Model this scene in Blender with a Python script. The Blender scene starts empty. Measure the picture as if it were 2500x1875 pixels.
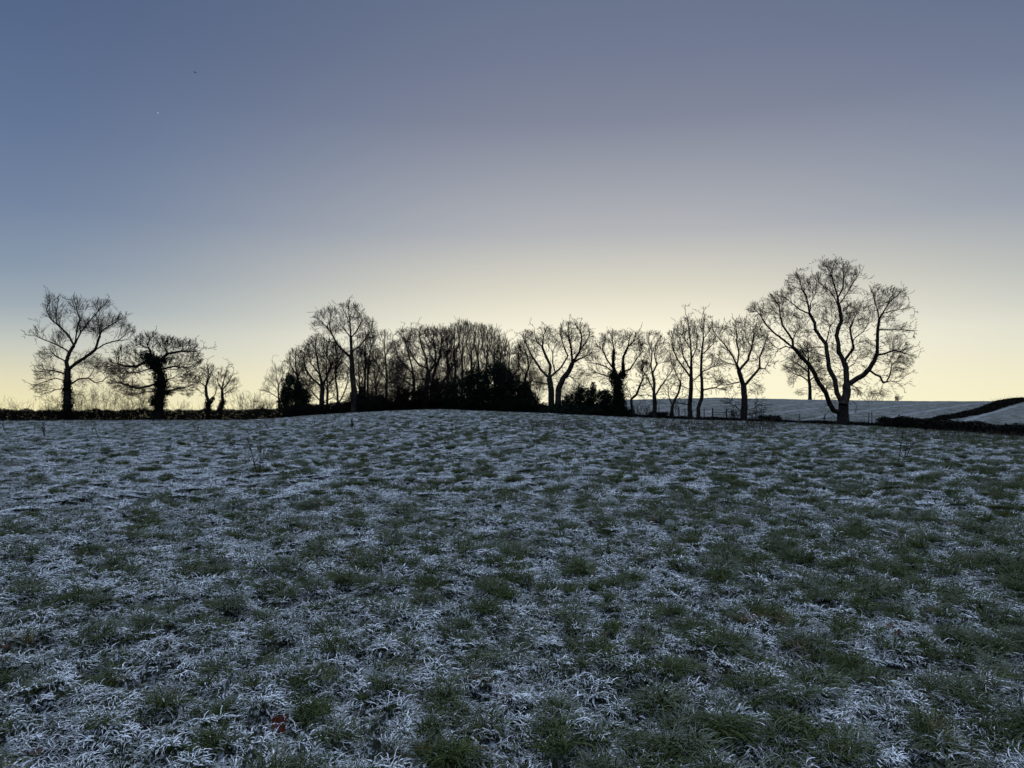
import bpy, math, random
import numpy as np
from mathutils import Vector
S = bpy.context.scene
C = S.collection
rad = math.radians

# ------------------------------------------------------------------ camera
F = 1819.0            # focal length in pixels of the 2500 px wide photograph
EYE = 1.6
PITCH = math.atan(52.5 / F)
cam_d = bpy.data.cameras.new('camera')
cam = bpy.data.objects.new('camera', cam_d); C.objects.link(cam)
cam_d.sensor_width = 36.0; cam_d.lens = 36.0 * F / 2500.0
cam_d.clip_start = 0.05; cam_d.clip_end = 30000
cam.location = (0, 0, EYE); cam.rotation_euler = (math.pi / 2 + PITCH, 0, 0)
S.camera = cam

# ------------------------------------------------------------------ world: clear sky just after the sun has gone
w = bpy.data.worlds.new('World'); S.world = w; w.use_nodes = True
nt = w.node_tree; nt.nodes.clear()
N = nt.nodes.new; L = nt.links.new
def s2l(c): return tuple(((v / 255) / 12.92 if v / 255 <= .04045 else ((v / 255 + .055) / 1.055) ** 2.4) for v in c) + (1,)
def math_n(op, a, b=None, clamp=False):
    n = N('ShaderNodeMath'); n.operation = op; n.use_clamp = clamp
    for i, v in enumerate((a, b)):
        if v is None: continue
        if isinstance(v, (int, float)): n.inputs[i].default_value = v
        else: L(v, n.inputs[i])
    return n.outputs[0]
def elev_ramp(stops, fac):
    r = N('ShaderNodeValToRGB'); r.color_ramp.interpolation = 'LINEAR'
    els = r.color_ramp.elements
    for i, (deg, col) in enumerate(stops):
        p = deg / 90.0
        e = els[i] if i < 2 else els.new(p)
        e.position = p
    for e, (deg, col) in zip(sorted(els, key=lambda e: e.position), stops): e.color = s2l(col)
    L(fac, r.inputs[0]); return r.outputs[0]
GLOW_AZ = math.atan((1510 - 1250) / F)      # compass direction of the glow, from +Y towards +X
geo = N('ShaderNodeTexCoord'); sep = N('ShaderNodeSeparateXYZ'); L(geo.outputs['Generated'], sep.inputs[0])
elev = math_n('ARCSINE', sep.outputs['Z'])
ef = math_n('DIVIDE', elev, math.pi / 2, True)
az = math_n('ARCTAN2', sep.outputs['X'], sep.outputs['Y'])
d0 = math_n('SUBTRACT', az, GLOW_AZ)
cosd = math_n('COSINE', d0)                  # 1 towards the glow, -1 opposite
dd = math_n('ARCCOSINE', cosd)
SKY_GLOW = [(0, (254, 248, 214)), (2.2, (254, 247, 216)), (5.2, (253, 247, 222)), (9, (220, 216, 200)), (13, (180, 182, 185)),
            (17, (156, 160, 171)), (21, (130, 136, 155)), (25, (115, 124, 147)), (30, (102, 114, 140)), (42, (118, 136, 166)), (58, (184, 202, 232)), (90, (216, 230, 250))]
SKY_SIDE = [(0, (238, 229, 184)), (1.8, (226, 220, 188)), (4, (197, 201, 192)), (6.5, (158, 171, 180)), (9, (136, 152, 171)), (13, (114, 132, 160)),
            (18, (98, 117, 149)), (24, (86, 104, 137)), (30, (76, 95, 128)), (42, (108, 128, 162)), (58, (184, 202, 232)), (90, (216, 230, 250))]
SKY_BACK = [(0, (50, 60, 78)), (4, (62, 68, 90)), (10, (70, 80, 104)), (20, (78, 92, 120)), (35, (104, 124, 156)), (48, (156, 176, 210)), (60, (198, 214, 240)), (90, (216, 230, 250))]
cg, cs, cb = elev_ramp(SKY_GLOW, ef), elev_ramp(SKY_SIDE, ef), elev_ramp(SKY_BACK, ef)
def mixc(f, a, b):
    m = N('ShaderNodeMix'); m.data_type = 'RGBA'; L(f, m.inputs[0]); L(a, m.inputs[6]); L(b, m.inputs[7]); return m.outputs[2]
def smooth(v, a, b):
    m = N('ShaderNodeMapRange'); m.interpolation_type = 'SMOOTHSTEP'; L(v, m.inputs[0]); m.inputs[1].default_value = a; m.inputs[2].default_value = b; return m.outputs[0]
# the glow spreads wider to the right of its centre than to the left
asym = math_n('MULTIPLY', dd, math_n('ADD', 1.0, math_n('MULTIPLY', math_n('LESS_THAN', math_n('SINE', d0), 0.0), 0.0)))
side = math_n('SINE', d0)
scaled = math_n('MULTIPLY', dd, math_n('SUBTRACT', 1.0, math_n('MULTIPLY', side, 0.18)))
f1 = smooth(scaled, rad(2), rad(50))
f2 = smooth(dd, rad(55), rad(130))
col = mixc(f2, mixc(f1, cg, cs), cb)
bg = N('ShaderNodeBackground'); L(col, bg.inputs[0]); bmul = N('ShaderNodeMath'); bmul.operation = 'MULTIPLY_ADD'; L(smooth(elev, rad(36), rad(62)), bmul.inputs[0]); bmul.inputs[1].default_value = 1.75; bmul.inputs[2].default_value = 1.0; L(bmul.outputs[0], bg.inputs[1])  # sky above the frame raised beyond real twilight to brighten the frost
out = N('ShaderNodeOutputWorld'); L(bg.outputs[0], out.inputs[0])

S.render.engine = 'CYCLES'
S.view_settings.view_transform = 'Standard'; S.view_settings.look = 'None'
S.view_settings.exposure = 0; S.view_settings.gamma = 1
S.render.resolution_x = 1024; S.render.resolution_y = 768
S.cycles.max_bounces = 6; S.cycles.diffuse_bounces = 1

# ------------------------------------------------------------------ helpers
def tag(o, label=None, cat=None, group=None, kind=None):
    if label: o['label'] = label
    if cat: o['category'] = cat
    if group: o['group'] = group
    if kind: o['kind'] = kind
    return o
def empty(name, loc, label, cat, group=None):
    o = bpy.data.objects.new(name, None); C.objects.link(o); o.location = loc; o.empty_display_size = .2
    return tag(o, label, cat, group)
def mesh_np(name, v, faces, mat, parent=None, k=4, smooth_=True):
    """faces: int array (n,k) or list of arrays with differing k"""
    if not isinstance(faces, list): faces = [faces]
    faces = [f for f in faces if len(f)]
    me = bpy.data.meshes.new(name)
    v = np.asarray(v, dtype=np.float32)
    me.vertices.add(len(v)); me.vertices.foreach_set('co', v.ravel())
    nl = sum(f.size for f in faces); nf = sum(len(f) for f in faces)
    me.loops.add(nl); me.polygons.add(nf)
    me.loops.foreach_set('vertex_index', np.concatenate([f.ravel() for f in faces]).astype(np.int32))
    tot = np.concatenate([np.full(len(f), f.shape[1]) for f in faces]).astype(np.int32)
    st = np.concatenate([[0], np.cumsum(tot)[:-1]]).astype(np.int32)
    me.polygons.foreach_set('loop_start', st)
    me.polygons.foreach_set('use_smooth', np.full(nf, smooth_))
    me.update(calc_edges=True)
    if mat: me.materials.append(mat)
    o = bpy.data.objects.new(name, me); C.objects.link(o)
    if parent is not None:
        o.parent = parent
        loc = np.array(parent.location, dtype=np.float32)     # vertices were given in world space
        me.vertices.foreach_set('co', (v - loc).ravel()); me.update()
    return o
def pix(px, py, Y):
    """world point at forward distance Y seen at photograph pixel px,py"""
    u = (np.asarray(px, float) - 1250) / F; v = (937.5 - np.asarray(py, float)) / F
    y = math.cos(PITCH) - v * math.sin(PITCH); z = math.sin(PITCH) + v * math.cos(PITCH)
    s = Y / y
    return np.stack([u * s, np.broadcast_to(Y, np.shape(s)) * 1.0, EYE + z * s], -1)
def proj(p):
    p = np.atleast_2d(np.asarray(p, float)); y = p[:, 1]; z = p[:, 2] - EYE
    d = y * math.cos(PITCH) + z * math.sin(PITCH); v = -y * math.sin(PITCH) + z * math.cos(PITCH)
    return np.stack([1250 + F * p[:, 0] / d, 937.5 - F * v / d], -1)
def unit(a): return a / (np.linalg.norm(a, axis=-1, keepdims=True) + 1e-9)

def _hash(ix, iy, seed):
    h = (ix * 374761393 + iy * 668265263 + seed * 1442695041) & 0xFFFFFFFF
    h = ((h ^ (h >> 13)) * 1274126177) & 0xFFFFFFFF
    h = (h ^ (h >> 16)) & 0xFFFFFFFF
    return h
def gnoise(x, y, seed=0):
    x = np.asarray(x, float); y = np.asarray(y, float)
    ix = np.floor(x).astype(np.int64); iy = np.floor(y).astype(np.int64)
    fx = x - ix; fy = y - iy
    u = fx * fx * fx * (fx * (fx * 6 - 15) + 10); v = fy * fy * fy * (fy * (fy * 6 - 15) + 10)
    r = 0
    for dx in (0, 1):
        for dy in (0, 1):
            a = _hash(ix + dx, iy + dy, seed) / 4294967296.0 * 2 * math.pi
            g = np.cos(a) * (fx - dx) + np.sin(a) * (fy - dy)
            r = r + g * (u if dx else 1 - u) * (v if dy else 1 - v)
    return r * 1.5
def fbm(x, y, seed=0, oct=3, gain=.5):
    a = 1; s = 0; t = 0
    for i in range(oct):
        s = s + a * gnoise(x * 2 ** i, y * 2 ** i, seed + i * 17); t += a; a *= gain
    return s / t
def sst(x, a, b):
    t = np.clip((x - a) / (b - a), 0, 1); return t * t * (3 - 2 * t)

# ------------------------------------------------------------------ terrain
EDGE = np.array([[-1200, 1030, 78], [0, 1028, 80], [300, 1028, 80], [600, 1027, 82], [700, 1021, 84], [850, 1010, 86], [1000, 1003, 88], [1080, 1001, 90],
                 [1200, 1006, 88], [1350, 1011, 86], [1500, 1019, 82], [1700, 1027, 76], [1900, 1033, 72], [2060, 1039, 68],
                 [2200, 1047, 60], [2350, 1058, 54], [2500, 1069, 50], [3700, 1110, 34]], float)
EX, EY, ED = EDGE.T
EH = EYE - (EY - 990) / F * ED
def az_px(x, y):
    a = np.clip(np.arctan2(x, y), -rad(52), rad(52)); return 1250 + F * np.tan(a)
def fwd(x, y):
    r = np.hypot(x, y); return r * np.cos(np.clip(np.abs(np.arctan2(x, y)), 0, rad(52)))
def edge_D(p): return np.interp(p, EX, ED)
YC = 190.0
def base_h(x, y):
    p = az_px(x, y); Y = fwd(x, y)
    D = edge_D(p); Hb = np.interp(p, EX, EH)
    t = Y / D
    near = Hb * sst(t, .2, 1.0)
    crest = np.interp(p, [1250, 1520, 1750, 1990, 2250, 2430, 2500, 3600], [984, 977, 972, 976.5, 980, 980, 981, 985])
    Hc = EYE + (990 - crest) / F * YC
    s = np.clip((Y - D) / (YC - D), 0, 1)
    right = Hb + (Hc - Hb) * np.sin(s * math.pi / 2) - np.clip(Y - YC, 0, None) * .03
    left = Hb - np.clip(Y - D - 6, 0, None) * .034
    wr = sst(p, 1330, 1500)
    far = left * (1 - wr) + right * wr
    return np.where(t <= 1, near, far)
CA, SA = math.cos(rad(34)), math.sin(rad(34))
def patchy(x, y):
    """tussock field: about 0..1, high on the green tufts"""
    u = x * CA - y * SA; v = x * SA + y * CA       # v runs away from the camera, a little to the right
    wx = fbm(x * 1.6, y * 1.6, 91, 2) * .22; wy = fbm(x * 1.6 + 9, y * 1.6, 92, 2) * .22
    n = fbm((u + wx) / .125, (v + wy) / .29, 3, 3, .6)
    n2 = fbm(x / .95 + 5, y / 1.3, 41, 2)
    n3 = fbm(x / .09, y / .11, 55, 2)
    return n + .07 * n2 + .50 * n3
def greenness(x, y):
    p = az_px(x, y); r = np.hypot(x, y)
    bias = np.interp(p, [0, 500, 1100, 1700, 2500], [-.15, -.11, -.05, -.02, .03]) 
    bias = bias + .06 * fbm(x / 4.2, y / 5.5, 77, 2) + np.interp(r, [3, 8, 20, 60], [.03, -.01, -.02, -.04])
    edge_ = fwd(x, y) / edge_D(p)                       # rank unfrosted grass along the sheltered right-hand margin
    bias = bias + sst(edge_, .55, .95) * np.interp(p, [0, 900, 1300, 1700, 2500], [.0, .0, .06, .12, .14])
    return sst(patchy(x, y) + bias, .29, .43)
def rime(x, y):
    """how thickly the frost lies: streaky along the lay of the grass"""
    u = x * CA - y * SA; v = x * SA + y * CA
    q_ = .74 + .80 * fbm(u / .13, v / .32, 201, 2) + .55 * fbm(u / .05, v / .08, 211, 2) + .14 * fbm(x / 1.1, y / 1.5, 221, 2)
    return (q_ - .62) * 1.7 + .62
def micro(x, y):
    r = np.hypot(x, y)
    k = np.interp(r, [0, 12, 40, 70], [1, 1, .75, .4])
    return k * (.125 * sst(patchy(x, y), -.1, .45) + .085 * fbm(x / .33, y / .33, 12, 2) + .012 * fbm(x / .08, y / .08, 13, 2) + .05 * fbm(x / 2.5, y / 2.5, 14, 2))
def ground(x, y):
    x = np.asarray(x, float); y = np.asarray(y, float)
    h = base_h(x, y)
    inside = fwd(x, y) <= edge_D(az_px(x, y))
    return h + np.where(inside, micro(x, y), 0.12 * fbm(x / 5, y / 5, 18, 2))
def gz(x, y): return float(ground(np.array([x]), np.array([y]))[0])
def hit(px, py, y0=30, y1=260):
    Y = np.linspace(y0, y1, 900)
    P = pix(np.full(900, px), np.full(900, py), Y)
    below = P[:, 2] <= base_h(P[:, 0], P[:, 1])
    i = np.argmax(below) if below.any() else 899
    p = P[i]; return np.array([p[0], p[1], gz(p[0], p[1])])

# ------------------------------------------------------------------ materials
def mat(name):
    m = bpy.data.materials.new(name); m.use_nodes = True
    t = m.node_tree; b = t.nodes['Principled BSDF']; b.inputs['Specular IOR Level'].default_value = .25
    return m, t, b
def add(t, typ, **kw):
    n = t.nodes.new(typ)
    for k, v in kw.items(): setattr(n, k, v)
    return n
def mixrgb(t, f, a, b):
    m = add(t, 'ShaderNodeMix', data_type='RGBA')
    for i, v in ((0, f), (6, a), (7, b)):
        if hasattr(v, 'links'): t.links.new(v, m.inputs[i])
        else: m.inputs[i].default_value = v
    return m.outputs[2]
def mapr(t, v, a, b, c=0, d=1):
    m = add(t, 'ShaderNodeMapRange', interpolation_type='SMOOTHSTEP'); t.links.new(v, m.inputs[0])
    for i, q in zip((1, 2, 3, 4), (a, b, c, d)): m.inputs[i].default_value = q
    return m.outputs[0]
def noise(t, scale, detail=4, vec=None, rough=.55):
    n = add(t, 'ShaderNodeTexNoise'); n.inputs['Scale'].default_value = scale; n.inputs['Detail'].default_value = detail; n.inputs['Roughness'].default_value = rough
    if vec is not None: t.links.new(vec, n.inputs['Vector'])
    return n.outputs['Fac']
FROST = (.86, .90, .95, 1)
def simple(name, c1, c2, scale=6, rough=.85):
    m, t, b = mat(name)
    g = add(t, 'ShaderNodeNewGeometry')
    f = noise(t, scale, 4, g.outputs['Position'])
    t.links.new(mixrgb(t, mapr(t, f, .35, .65), c1 + (1,), c2 + (1,)), b.inputs['Base Color'])
    b.inputs['Roughness'].default_value = rough; b.inputs['Specular IOR Level'].default_value = .05
    return m
BARK = simple('bark', (.018, .016, .015), (.040, .035, .030), 4, .95)
TWIG = simple('twig_bark', (.016, .013, .012), (.028, .022, .019), 3, .95)
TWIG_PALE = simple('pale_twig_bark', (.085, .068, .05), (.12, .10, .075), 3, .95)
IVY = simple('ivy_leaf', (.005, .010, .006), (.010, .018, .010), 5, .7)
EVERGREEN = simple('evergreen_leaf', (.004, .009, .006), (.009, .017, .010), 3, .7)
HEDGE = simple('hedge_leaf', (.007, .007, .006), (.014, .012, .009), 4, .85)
DEADGRASS = simple('dead_grass', (.045, .038, .028), (.085, .070, .048), 1.5, .9)
WEED = simple('dry_weed', (.030, .020, .016), (.055, .036, .028), 20, .9)
WOOD = simple('weathered_wood', (.05, .045, .04), (.09, .08, .07), 12, .9)
BIRD = simple('feather', (.015, .015, .018), (.03, .03, .033), 30, .8)

def blade_mat(name, lo, hi, brown, frost_lo, frost_hi, upmin, rlo, rhi):
    m, t, b = mat(name)
    at = add(t, 'ShaderNodeAttribute', attribute_type='INSTANCER', attribute_name='tone')
    g = add(t, 'ShaderNodeNewGeometry'); ht = add(t, 'ShaderNodeAttribute', attribute_name='along')
    sp = add(t, 'ShaderNodeSeparateXYZ'); t.links.new(g.outputs['Normal'], sp.inputs[0])
    f = noise(t, 45, 3, g.outputs['Position'])
    c = mixrgb(t, mapr(t, f, .35, .65), lo + (1,), hi + (1,))
    n2 = noise(t, 3.1, 3, g.outputs['Position'])
    c = mixrgb(t, mapr(t, n2, .59, .74), c, brown + (1,))
    up = mapr(t, sp.outputs['Z'], upmin, upmin + .55)
    ff = mapr(t, noise(t, 90, 2, g.outputs['Position']), .3, .6, .55, 1)
    mz = add(t, 'ShaderNodeMath', operation='MULTIPLY'); t.links.new(up, mz.inputs[0]); t.links.new(mapr(t, ht.outputs['Fac'], rlo, rhi), mz.inputs[1])
    mu = add(t, 'ShaderNodeMath', operation='MULTIPLY'); t.links.new(mz.outputs[0], mu.inputs[0]); t.links.new(ff, mu.inputs[1])
    am = add(t, 'ShaderNodeMapRange'); t.links.new(at.outputs['Fac'], am.inputs[0]); am.inputs[3].default_value = frost_lo; am.inputs[4].default_value = frost_hi
    mu2 = add(t, 'ShaderNodeMath', operation='MULTIPLY'); t.links.new(mu.outputs[0], mu2.inputs[0]); t.links.new(am.outputs[0], mu2.inputs[1])
    c = mixrgb(t, mu2.outputs[0], c, FROST)
    t.links.new(c, b.inputs['Base Color']); b.inputs['Roughness'].default_value = .75
    return m
# tone: 0 = bare, 1 = thick with rime; lowered far off to mimic grazing shade
M_FROST = blade_mat('frosted_blade', (.025, .040, .016), (.05, .07, .028), (.08, .06, .03), .10, 1.0, -.35, .15, .6)
M_GREEN = blade_mat('green_blade', (.026, .040, .009), (.086, .112, .026), (.13, .095, .03), .0, .22, .1, .3, .9)

# ground sheet material
m, t, b = mat('frosted_turf'); GROUND = m
g = add(t, 'ShaderNodeNewGeometry'); at = add(t, 'ShaderNodeAttribute', attribute_name='green')
mp = add(t, 'ShaderNodeMapping'); t.links.new(g.outputs['Position'], mp.inputs[0]); mp.inputs['Scale'].default_value = (1, .6, 1)
fine = noise(t, 38, 6, mp.outputs[0], .7); med = noise(t, 6, 5, mp.outputs[0], .65)
fr = mapr(t, fine, .49, .60); soil = mixrgb(t, mapr(t, med, .4, .6), (.010, .015, .007, 1), (.022, .028, .012, 1))
s1 = add(t, 'ShaderNodeMath', operation='SUBTRACT'); s1.inputs[0].default_value = 1; t.links.new(at.outputs['Fac'], s1.inputs[1])
s2 = add(t, 'ShaderNodeMath', operation='MULTIPLY'); t.links.new(s1.outputs[0], s2.inputs[0]); t.links.new(fr, s2.inputs[1])
t.links.new(mixrgb(t, s2.outputs[0], soil, (.55, .60, .66, 1)), b.inputs['Base Color'])
b.inputs['Roughness'].default_value = .9
bp = add(t, 'ShaderNodeBump'); bp.inputs['Strength'].default_value = .8; bp.inputs['Distance'].default_value = .03; t.links.new(fine, bp.inputs['Height']); t.links.new(bp.outputs[0], b.inputs['Normal'])

m, t, b = mat('snowy_stubble'); HILL = m
g = add(t, 'ShaderNodeNewGeometry')
mp = add(t, 'ShaderNodeMapping'); t.links.new(g.outputs['Position'], mp.inputs[0]); mp.inputs['Scale'].default_value = (1, .35, 1)
f1_ = noise(t, 1.6, 8, mp.outputs[0], .75); f2_ = noise(t, .12, 4, mp.outputs[0], .6)
mp2 = add(t, 'ShaderNodeMapping'); t.links.new(g.outputs['Position'], mp2.inputs[0]); mp2.inputs['Rotation'].default_value = (0, 0, rad(38.5))
wv = add(t, 'ShaderNodeTexWave', wave_type='BANDS', bands_direction='X'); t.links.new(mp2.outputs[0], wv.inputs[0]); wv.inputs['Scale'].default_value = .045; wv.inputs['Distortion'].default_value = .6; wv.inputs['Detail Scale'].default_value = .3
trk = mapr(t, wv.outputs['Fac'], .965, .999)
sn = mapr(t, f1_, .42, .58)
c = mixrgb(t, sn, (.025, .03, .02, 1), (.155, .165, .165, 1))
c = mixrgb(t, mapr(t, f2_, .35, .7, 0, .45), c, (.07, .08, .065, 1))
mm = add(t, 'ShaderNodeMath', operation='MULTIPLY'); t.links.new(trk, mm.inputs[0]); mm.inputs[1].default_value = .55
c = mixrgb(t, mm.outputs[0], c, (.24, .26, .28, 1))
t.links.new(c, b.inputs['Base Color']); b.inputs['Roughness'].default_value = .9
bp = add(t, 'ShaderNodeBump'); bp.inputs['Strength'].default_value = .6; bp.inputs['Distance'].default_value = .12; t.links.new(f1_, bp.inputs['Height']); t.links.new(bp.outputs[0], b.inputs['Normal'])

# ------------------------------------------------------------------ ground sheets
azs = np.concatenate([np.linspace(-180, -52, 60)[:-1], np.linspace(-52, 52, 1000), np.linspace(52, 180, 60)[1:-1]])
azr = np.radians(azs); NA = len(azs)
Redge = edge_D(1250 + F * np.tan(np.clip(azr, -rad(52), rad(52)))) / np.cos(np.clip(np.abs(azr), 0, rad(52)))
def sheet(name, radii, material, attr=False, cap=False):
    nr = radii.shape[0]
    X = radii * np.sin(azr)[None]; Y = radii * np.cos(azr)[None]
    x = X.ravel(); y = Y.ravel(); z = ground(x, y)
    v = np.stack([x, y, z], -1)
    i = np.arange(nr - 1)[:, None] * NA; j = np.arange(NA)[None]; j2 = (j + 1) % NA
    f = np.stack([i + j, i + j2, i + NA + j2, i + NA + j], -1).reshape(-1, 4)[:, ::-1]
    faces = [f]
    if cap:
        v = np.vstack([v, [[0, 0, float(z[:NA].mean())]]]); c = len(v) - 1
        faces.append(np.stack([np.full(NA, c), (np.arange(NA) + 1) % NA, np.arange(NA)], -1))
    o = mesh_np(name, v, faces, material)
    if attr:
        a = o.data.attributes.new('green', 'FLOAT', 'POINT')
        gr = greenness(v[:, 0], v[:, 1]); gr = np.clip(gr + .75 * (1 - np.clip(rime(v[:, 0], v[:, 1]), 0, 1)), 0, 1); a.data.foreach_set('value', gr.astype(np.float32))
    return o
k = np.linspace(0, 1, 620)[:, None]
field = sheet('field', .6 * (Redge[None] / .6) ** k, GROUND, True, True); field['kind'] = 'structure'
k = np.linspace(0, 1, 170)[:, None]
hill = sheet('hillside', Redge[None] * (3500 / Redge[None]) ** (k ** 1.3), HILL); hill['kind'] = 'structure'

# ------------------------------------------------------------------ grass
def tube_batch(P, R, sides):
    """P (n,m,3) polylines, R (n,m) radii -> verts, quads (no caps; radii should taper out)"""
    n, m_, _ = P.shape
    T = np.gradient(P, axis=1); T = unit(T)
    ref = np.where(np.abs(T[..., 2:3]) > .9, np.array([1., 0, 0]), np.array([0., 0, 1.]))
    A = unit(np.cross(T, ref)); B = np.cross(T, A)
    a = np.arange(sides) / sides * 2 * math.pi
    V = P[:, :, None] + R[:, :, None, None] * (np.cos(a)[None, None, :, None] * A[:, :, None] + np.sin(a)[None, None, :, None] * B[:, :, None])
    idx = np.arange(n * m_ * sides).reshape(n, m_, sides)
    a0 = idx[:, :-1]; a1 = np.roll(a0, -1, 2); b0 = idx[:, 1:]; b1 = np.roll(b0, -1, 2)
    return V.reshape(-1, 3), np.stack([a0, a1, b1, b0], -1).reshape(-1, 4)
def blades(rng, n, spread, lmin, lmax, r0, elev_lo, elev_hi, droop, segs, lump, lay=0.0, sides=3):
    ang = rng.uniform(0, 2 * math.pi, n); rr = spread * np.sqrt(rng.uniform(0, 1, n))
    P0 = np.stack([rr * np.cos(ang), rr * np.sin(ang), np.full(n, -.01)], -1)
    da = ang + rng.normal(0, .9, n)
    el = np.radians(rng.uniform(elev_lo, elev_hi, n))
    d = np.stack([np.cos(da) * np.cos(el) + lay, np.sin(da) * np.cos(el), np.sin(el)], -1); d = unit(d)
    ln = rng.uniform(lmin, lmax, n) / segs
    pts = [P0]; p = P0.copy()
    side = rng.normal(0, .12, (n, 3)); side[:, 2] = 0
    for s in range(segs):
        p = p + d * ln[:, None]; p[:, 2] = np.maximum(p[:, 2], .004 + .01 * rng.random(n)); pts.append(p.copy())
        d = unit(d + np.array([0, 0, -1]) * (droop * rng.uniform(.5, 1.4, (n, 1))) + side + rng.normal(0, .08, (n, 3)))
    P = np.stack(pts, 1)
    tt = np.linspace(0, 1, segs + 1)
    prof = np.clip(1.15 - tt ** 2.2, .12, 1) 
    R = r0 * rng.uniform(.7, 1.3, (n, 1)) * prof[None] * (1 + lump * rng.normal(0, 1, (n, segs + 1))).clip(.5, 1.8)
    V, Fq = tube_batch(P, R, sides)
    zz = np.clip(P[..., 2] / .035, 0, 1) * .5 + np.linspace(0, 1, segs + 1)[None] * .5
    return V, Fq, np.repeat(zz.reshape(-1), sides)
proto = bpy.data.collections.new('grass_prototypes')        # never linked to the scene: source of the grass stuff only
def add_proto(i, vf, material):
    o = mesh_np('tuft_%02d' % i, vf[0], vf[1], material)
    o.data.attributes.new('along', 'FLOAT', 'POINT').data.foreach_set('value', vf[2].astype(np.float32))
    C.objects.unlink(o); proto.objects.link(o)
NPROTO = 0
for i in range(6):      # 0-5 frosted small clumps
    rng = np.random.default_rng(100 + i)
    add_proto(i, blades(rng, 32, .055, (.035), .095, .0029, 5, 65, .22, 9, .42, .35), M_FROST)
for i in range(5):      # 6-10 green tufts
    rng = np.random.default_rng(200 + i)
    add_proto(6 + i, blades(rng, 60, .05, .06, .15, .0018, 20, 80, .28, 6, .05, .3), M_GREEN)
for i in range(3):      # 11-13 frosted patches for farther off
    rng = np.random.default_rng(300 + i)
    add_proto(11 + i, blades(rng, 150, .15, .05, .13, .0050, 5, 60, .30, 5, .4, .4), M_FROST)
for i in range(3):      # 14-16 green patches
    rng = np.random.default_rng(400 + i)
    add_proto(14 + i, blades(rng, 220, .13, .07, .16, .0036, 20, 75, .25, 4, .1, .3), M_GREEN)
for i in range(2):      # 17-18 lone stalks
    rng = np.random.default_rng(500 + i)
    add_proto(17 + i, blades(rng, 4, .06, .14, .27, .0013, 45, 85, .06, 5, .05, .2), M_GREEN)
rng = np.random.default_rng(7)
def scatter(r0, r1, dens, half=47):
    area = rad(half) * (r1 * r1 - r0 * r0); n = int(area * dens)
    r = np.sqrt(rng.uniform(r0 * r0, r1 * r1, n)); a = rng.uniform(-rad(half), rad(half), n)
    x = r * np.sin(a); y = r * np.cos(a)
    ok = fwd(x, y) < edge_D(az_px(x, y)) - .3
    return x[ok], y[ok]
pts, pid, scl, tone, rotz = [], [], [], [], []
def emit(x, y, ids, sc, tn):
    n = len(x); z = ground(x, y)
    pts.append(np.stack([x, y, z], -1)); pid.append(ids); scl.append(sc); tone.append(tn); rotz.append(rng.uniform(-1.3, 1.3, n) + rad(215) + np.where(rng.random(n) < .25, rng.uniform(0, 6, n), 0))
def layer(r0, r1, dens, fr_ids, gr_ids, s0, s1, gboost=1.0, gp=1.2, gb=.05):
    x, y = scatter(r0, r1, dens); gr = greenness(x, y); n = len(x)
    isg = rng.random(n) < gr ** gp * .96 + gb
    ids = np.where(isg, rng.integers(gr_ids[0], gr_ids[1] + 1, n), rng.integers(fr_ids[0], fr_ids[1] + 1, n))
    tn = np.clip(rime(x, y) - np.interp(np.hypot(x, y), [5, 14, 30, 60], [0, .08, .18, .26]) - gr * .35 + rng.normal(0, .10, n), 0, 1)  # frost thins with distance, standing in for grazing shade on far blades
    emit(x, y, ids, rng.uniform(s0, s1, n) * np.where(isg, gboost, 1.0), tn)
layer(1.2, 6.5, 500, (0, 5), (6, 10), .75, 1.25, 1.05)
layer(6.5, 12, 330, (0, 5), (6, 10), 1.0, 1.5, 1.05)
layer(12, 24, 60, (11, 13), (14, 16), .75, 1.1, 1.0, .95, .08)
layer(24, 48, 20, (11, 13), (14, 16), .9, 1.25, .95, .95, .10)
layer(48, 92, 7, (11, 13), (14, 16), 1.0, 1.5, .9, .95, .12)
x, y = scatter(1.2, 9, 26); emit(x, y, rng.integers(17, 19, len(x)), rng.uniform(.7, 1.1, len(x)), np.zeros(len(x)))
pts = np.concatenate(pts); pid = np.concatenate(pid); scl = np.concatenate(scl); tone = np.concatenate(tone); rotz = np.concatenate(rotz)
print('grass instances', len(pts))
me = bpy.data.meshes.new('frosted_grass'); me.vertices.add(len(pts)); me.vertices.foreach_set('co', pts.astype(np.float32).ravel())
for nm, ty, arr in (('pid', 'INT', pid.astype(np.int32)), ('scl', 'FLOAT', scl.astype(np.float32)), ('tone', 'FLOAT', tone.astype(np.float32))):
    me.attributes.new(nm, ty, 'POINT').data.foreach_set('value', arr)
rv = np.stack([rng.normal(0, .14, len(pts)), rng.normal(0, .14, len(pts)), rotz], -1).astype(np.float32)
me.attributes.new('rot', 'FLOAT_VECTOR', 'POINT').data.foreach_set('vector', rv.ravel())
go = bpy.data.objects.new('frosted_grass', me); C.objects.link(go)
tag(go, 'short frosted grass with green tufts covering the whole field', 'grass', kind='stuff')
ng = bpy.data.node_groups.new('grass_scatter', 'GeometryNodeTree')
ng.interface.new_socket('Geometry', in_out='INPUT', socket_type='NodeSocketGeometry'); ng.interface.new_socket('Geometry', in_out='OUTPUT', socket_type='NodeSocketGeometry')
gi = ng.nodes.new('NodeGroupInput'); goo = ng.nodes.new('NodeGroupOutput')
ip = ng.nodes.new('GeometryNodeInstanceOnPoints'); ci = ng.nodes.new('GeometryNodeCollectionInfo')
ci.inputs['Collection'].default_value = proto; ci.inputs['Separate Children'].default_value = True; ci.inputs['Reset Children'].default_value = True
def named(nm, ty):
    n = ng.nodes.new('GeometryNodeInputNamedAttribute'); n.data_type = ty; n.inputs['Name'].default_value = nm
    return [o for o in n.outputs if o.enabled and o.name == 'Attribute'][0]
l2 = ng.links.new
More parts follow.
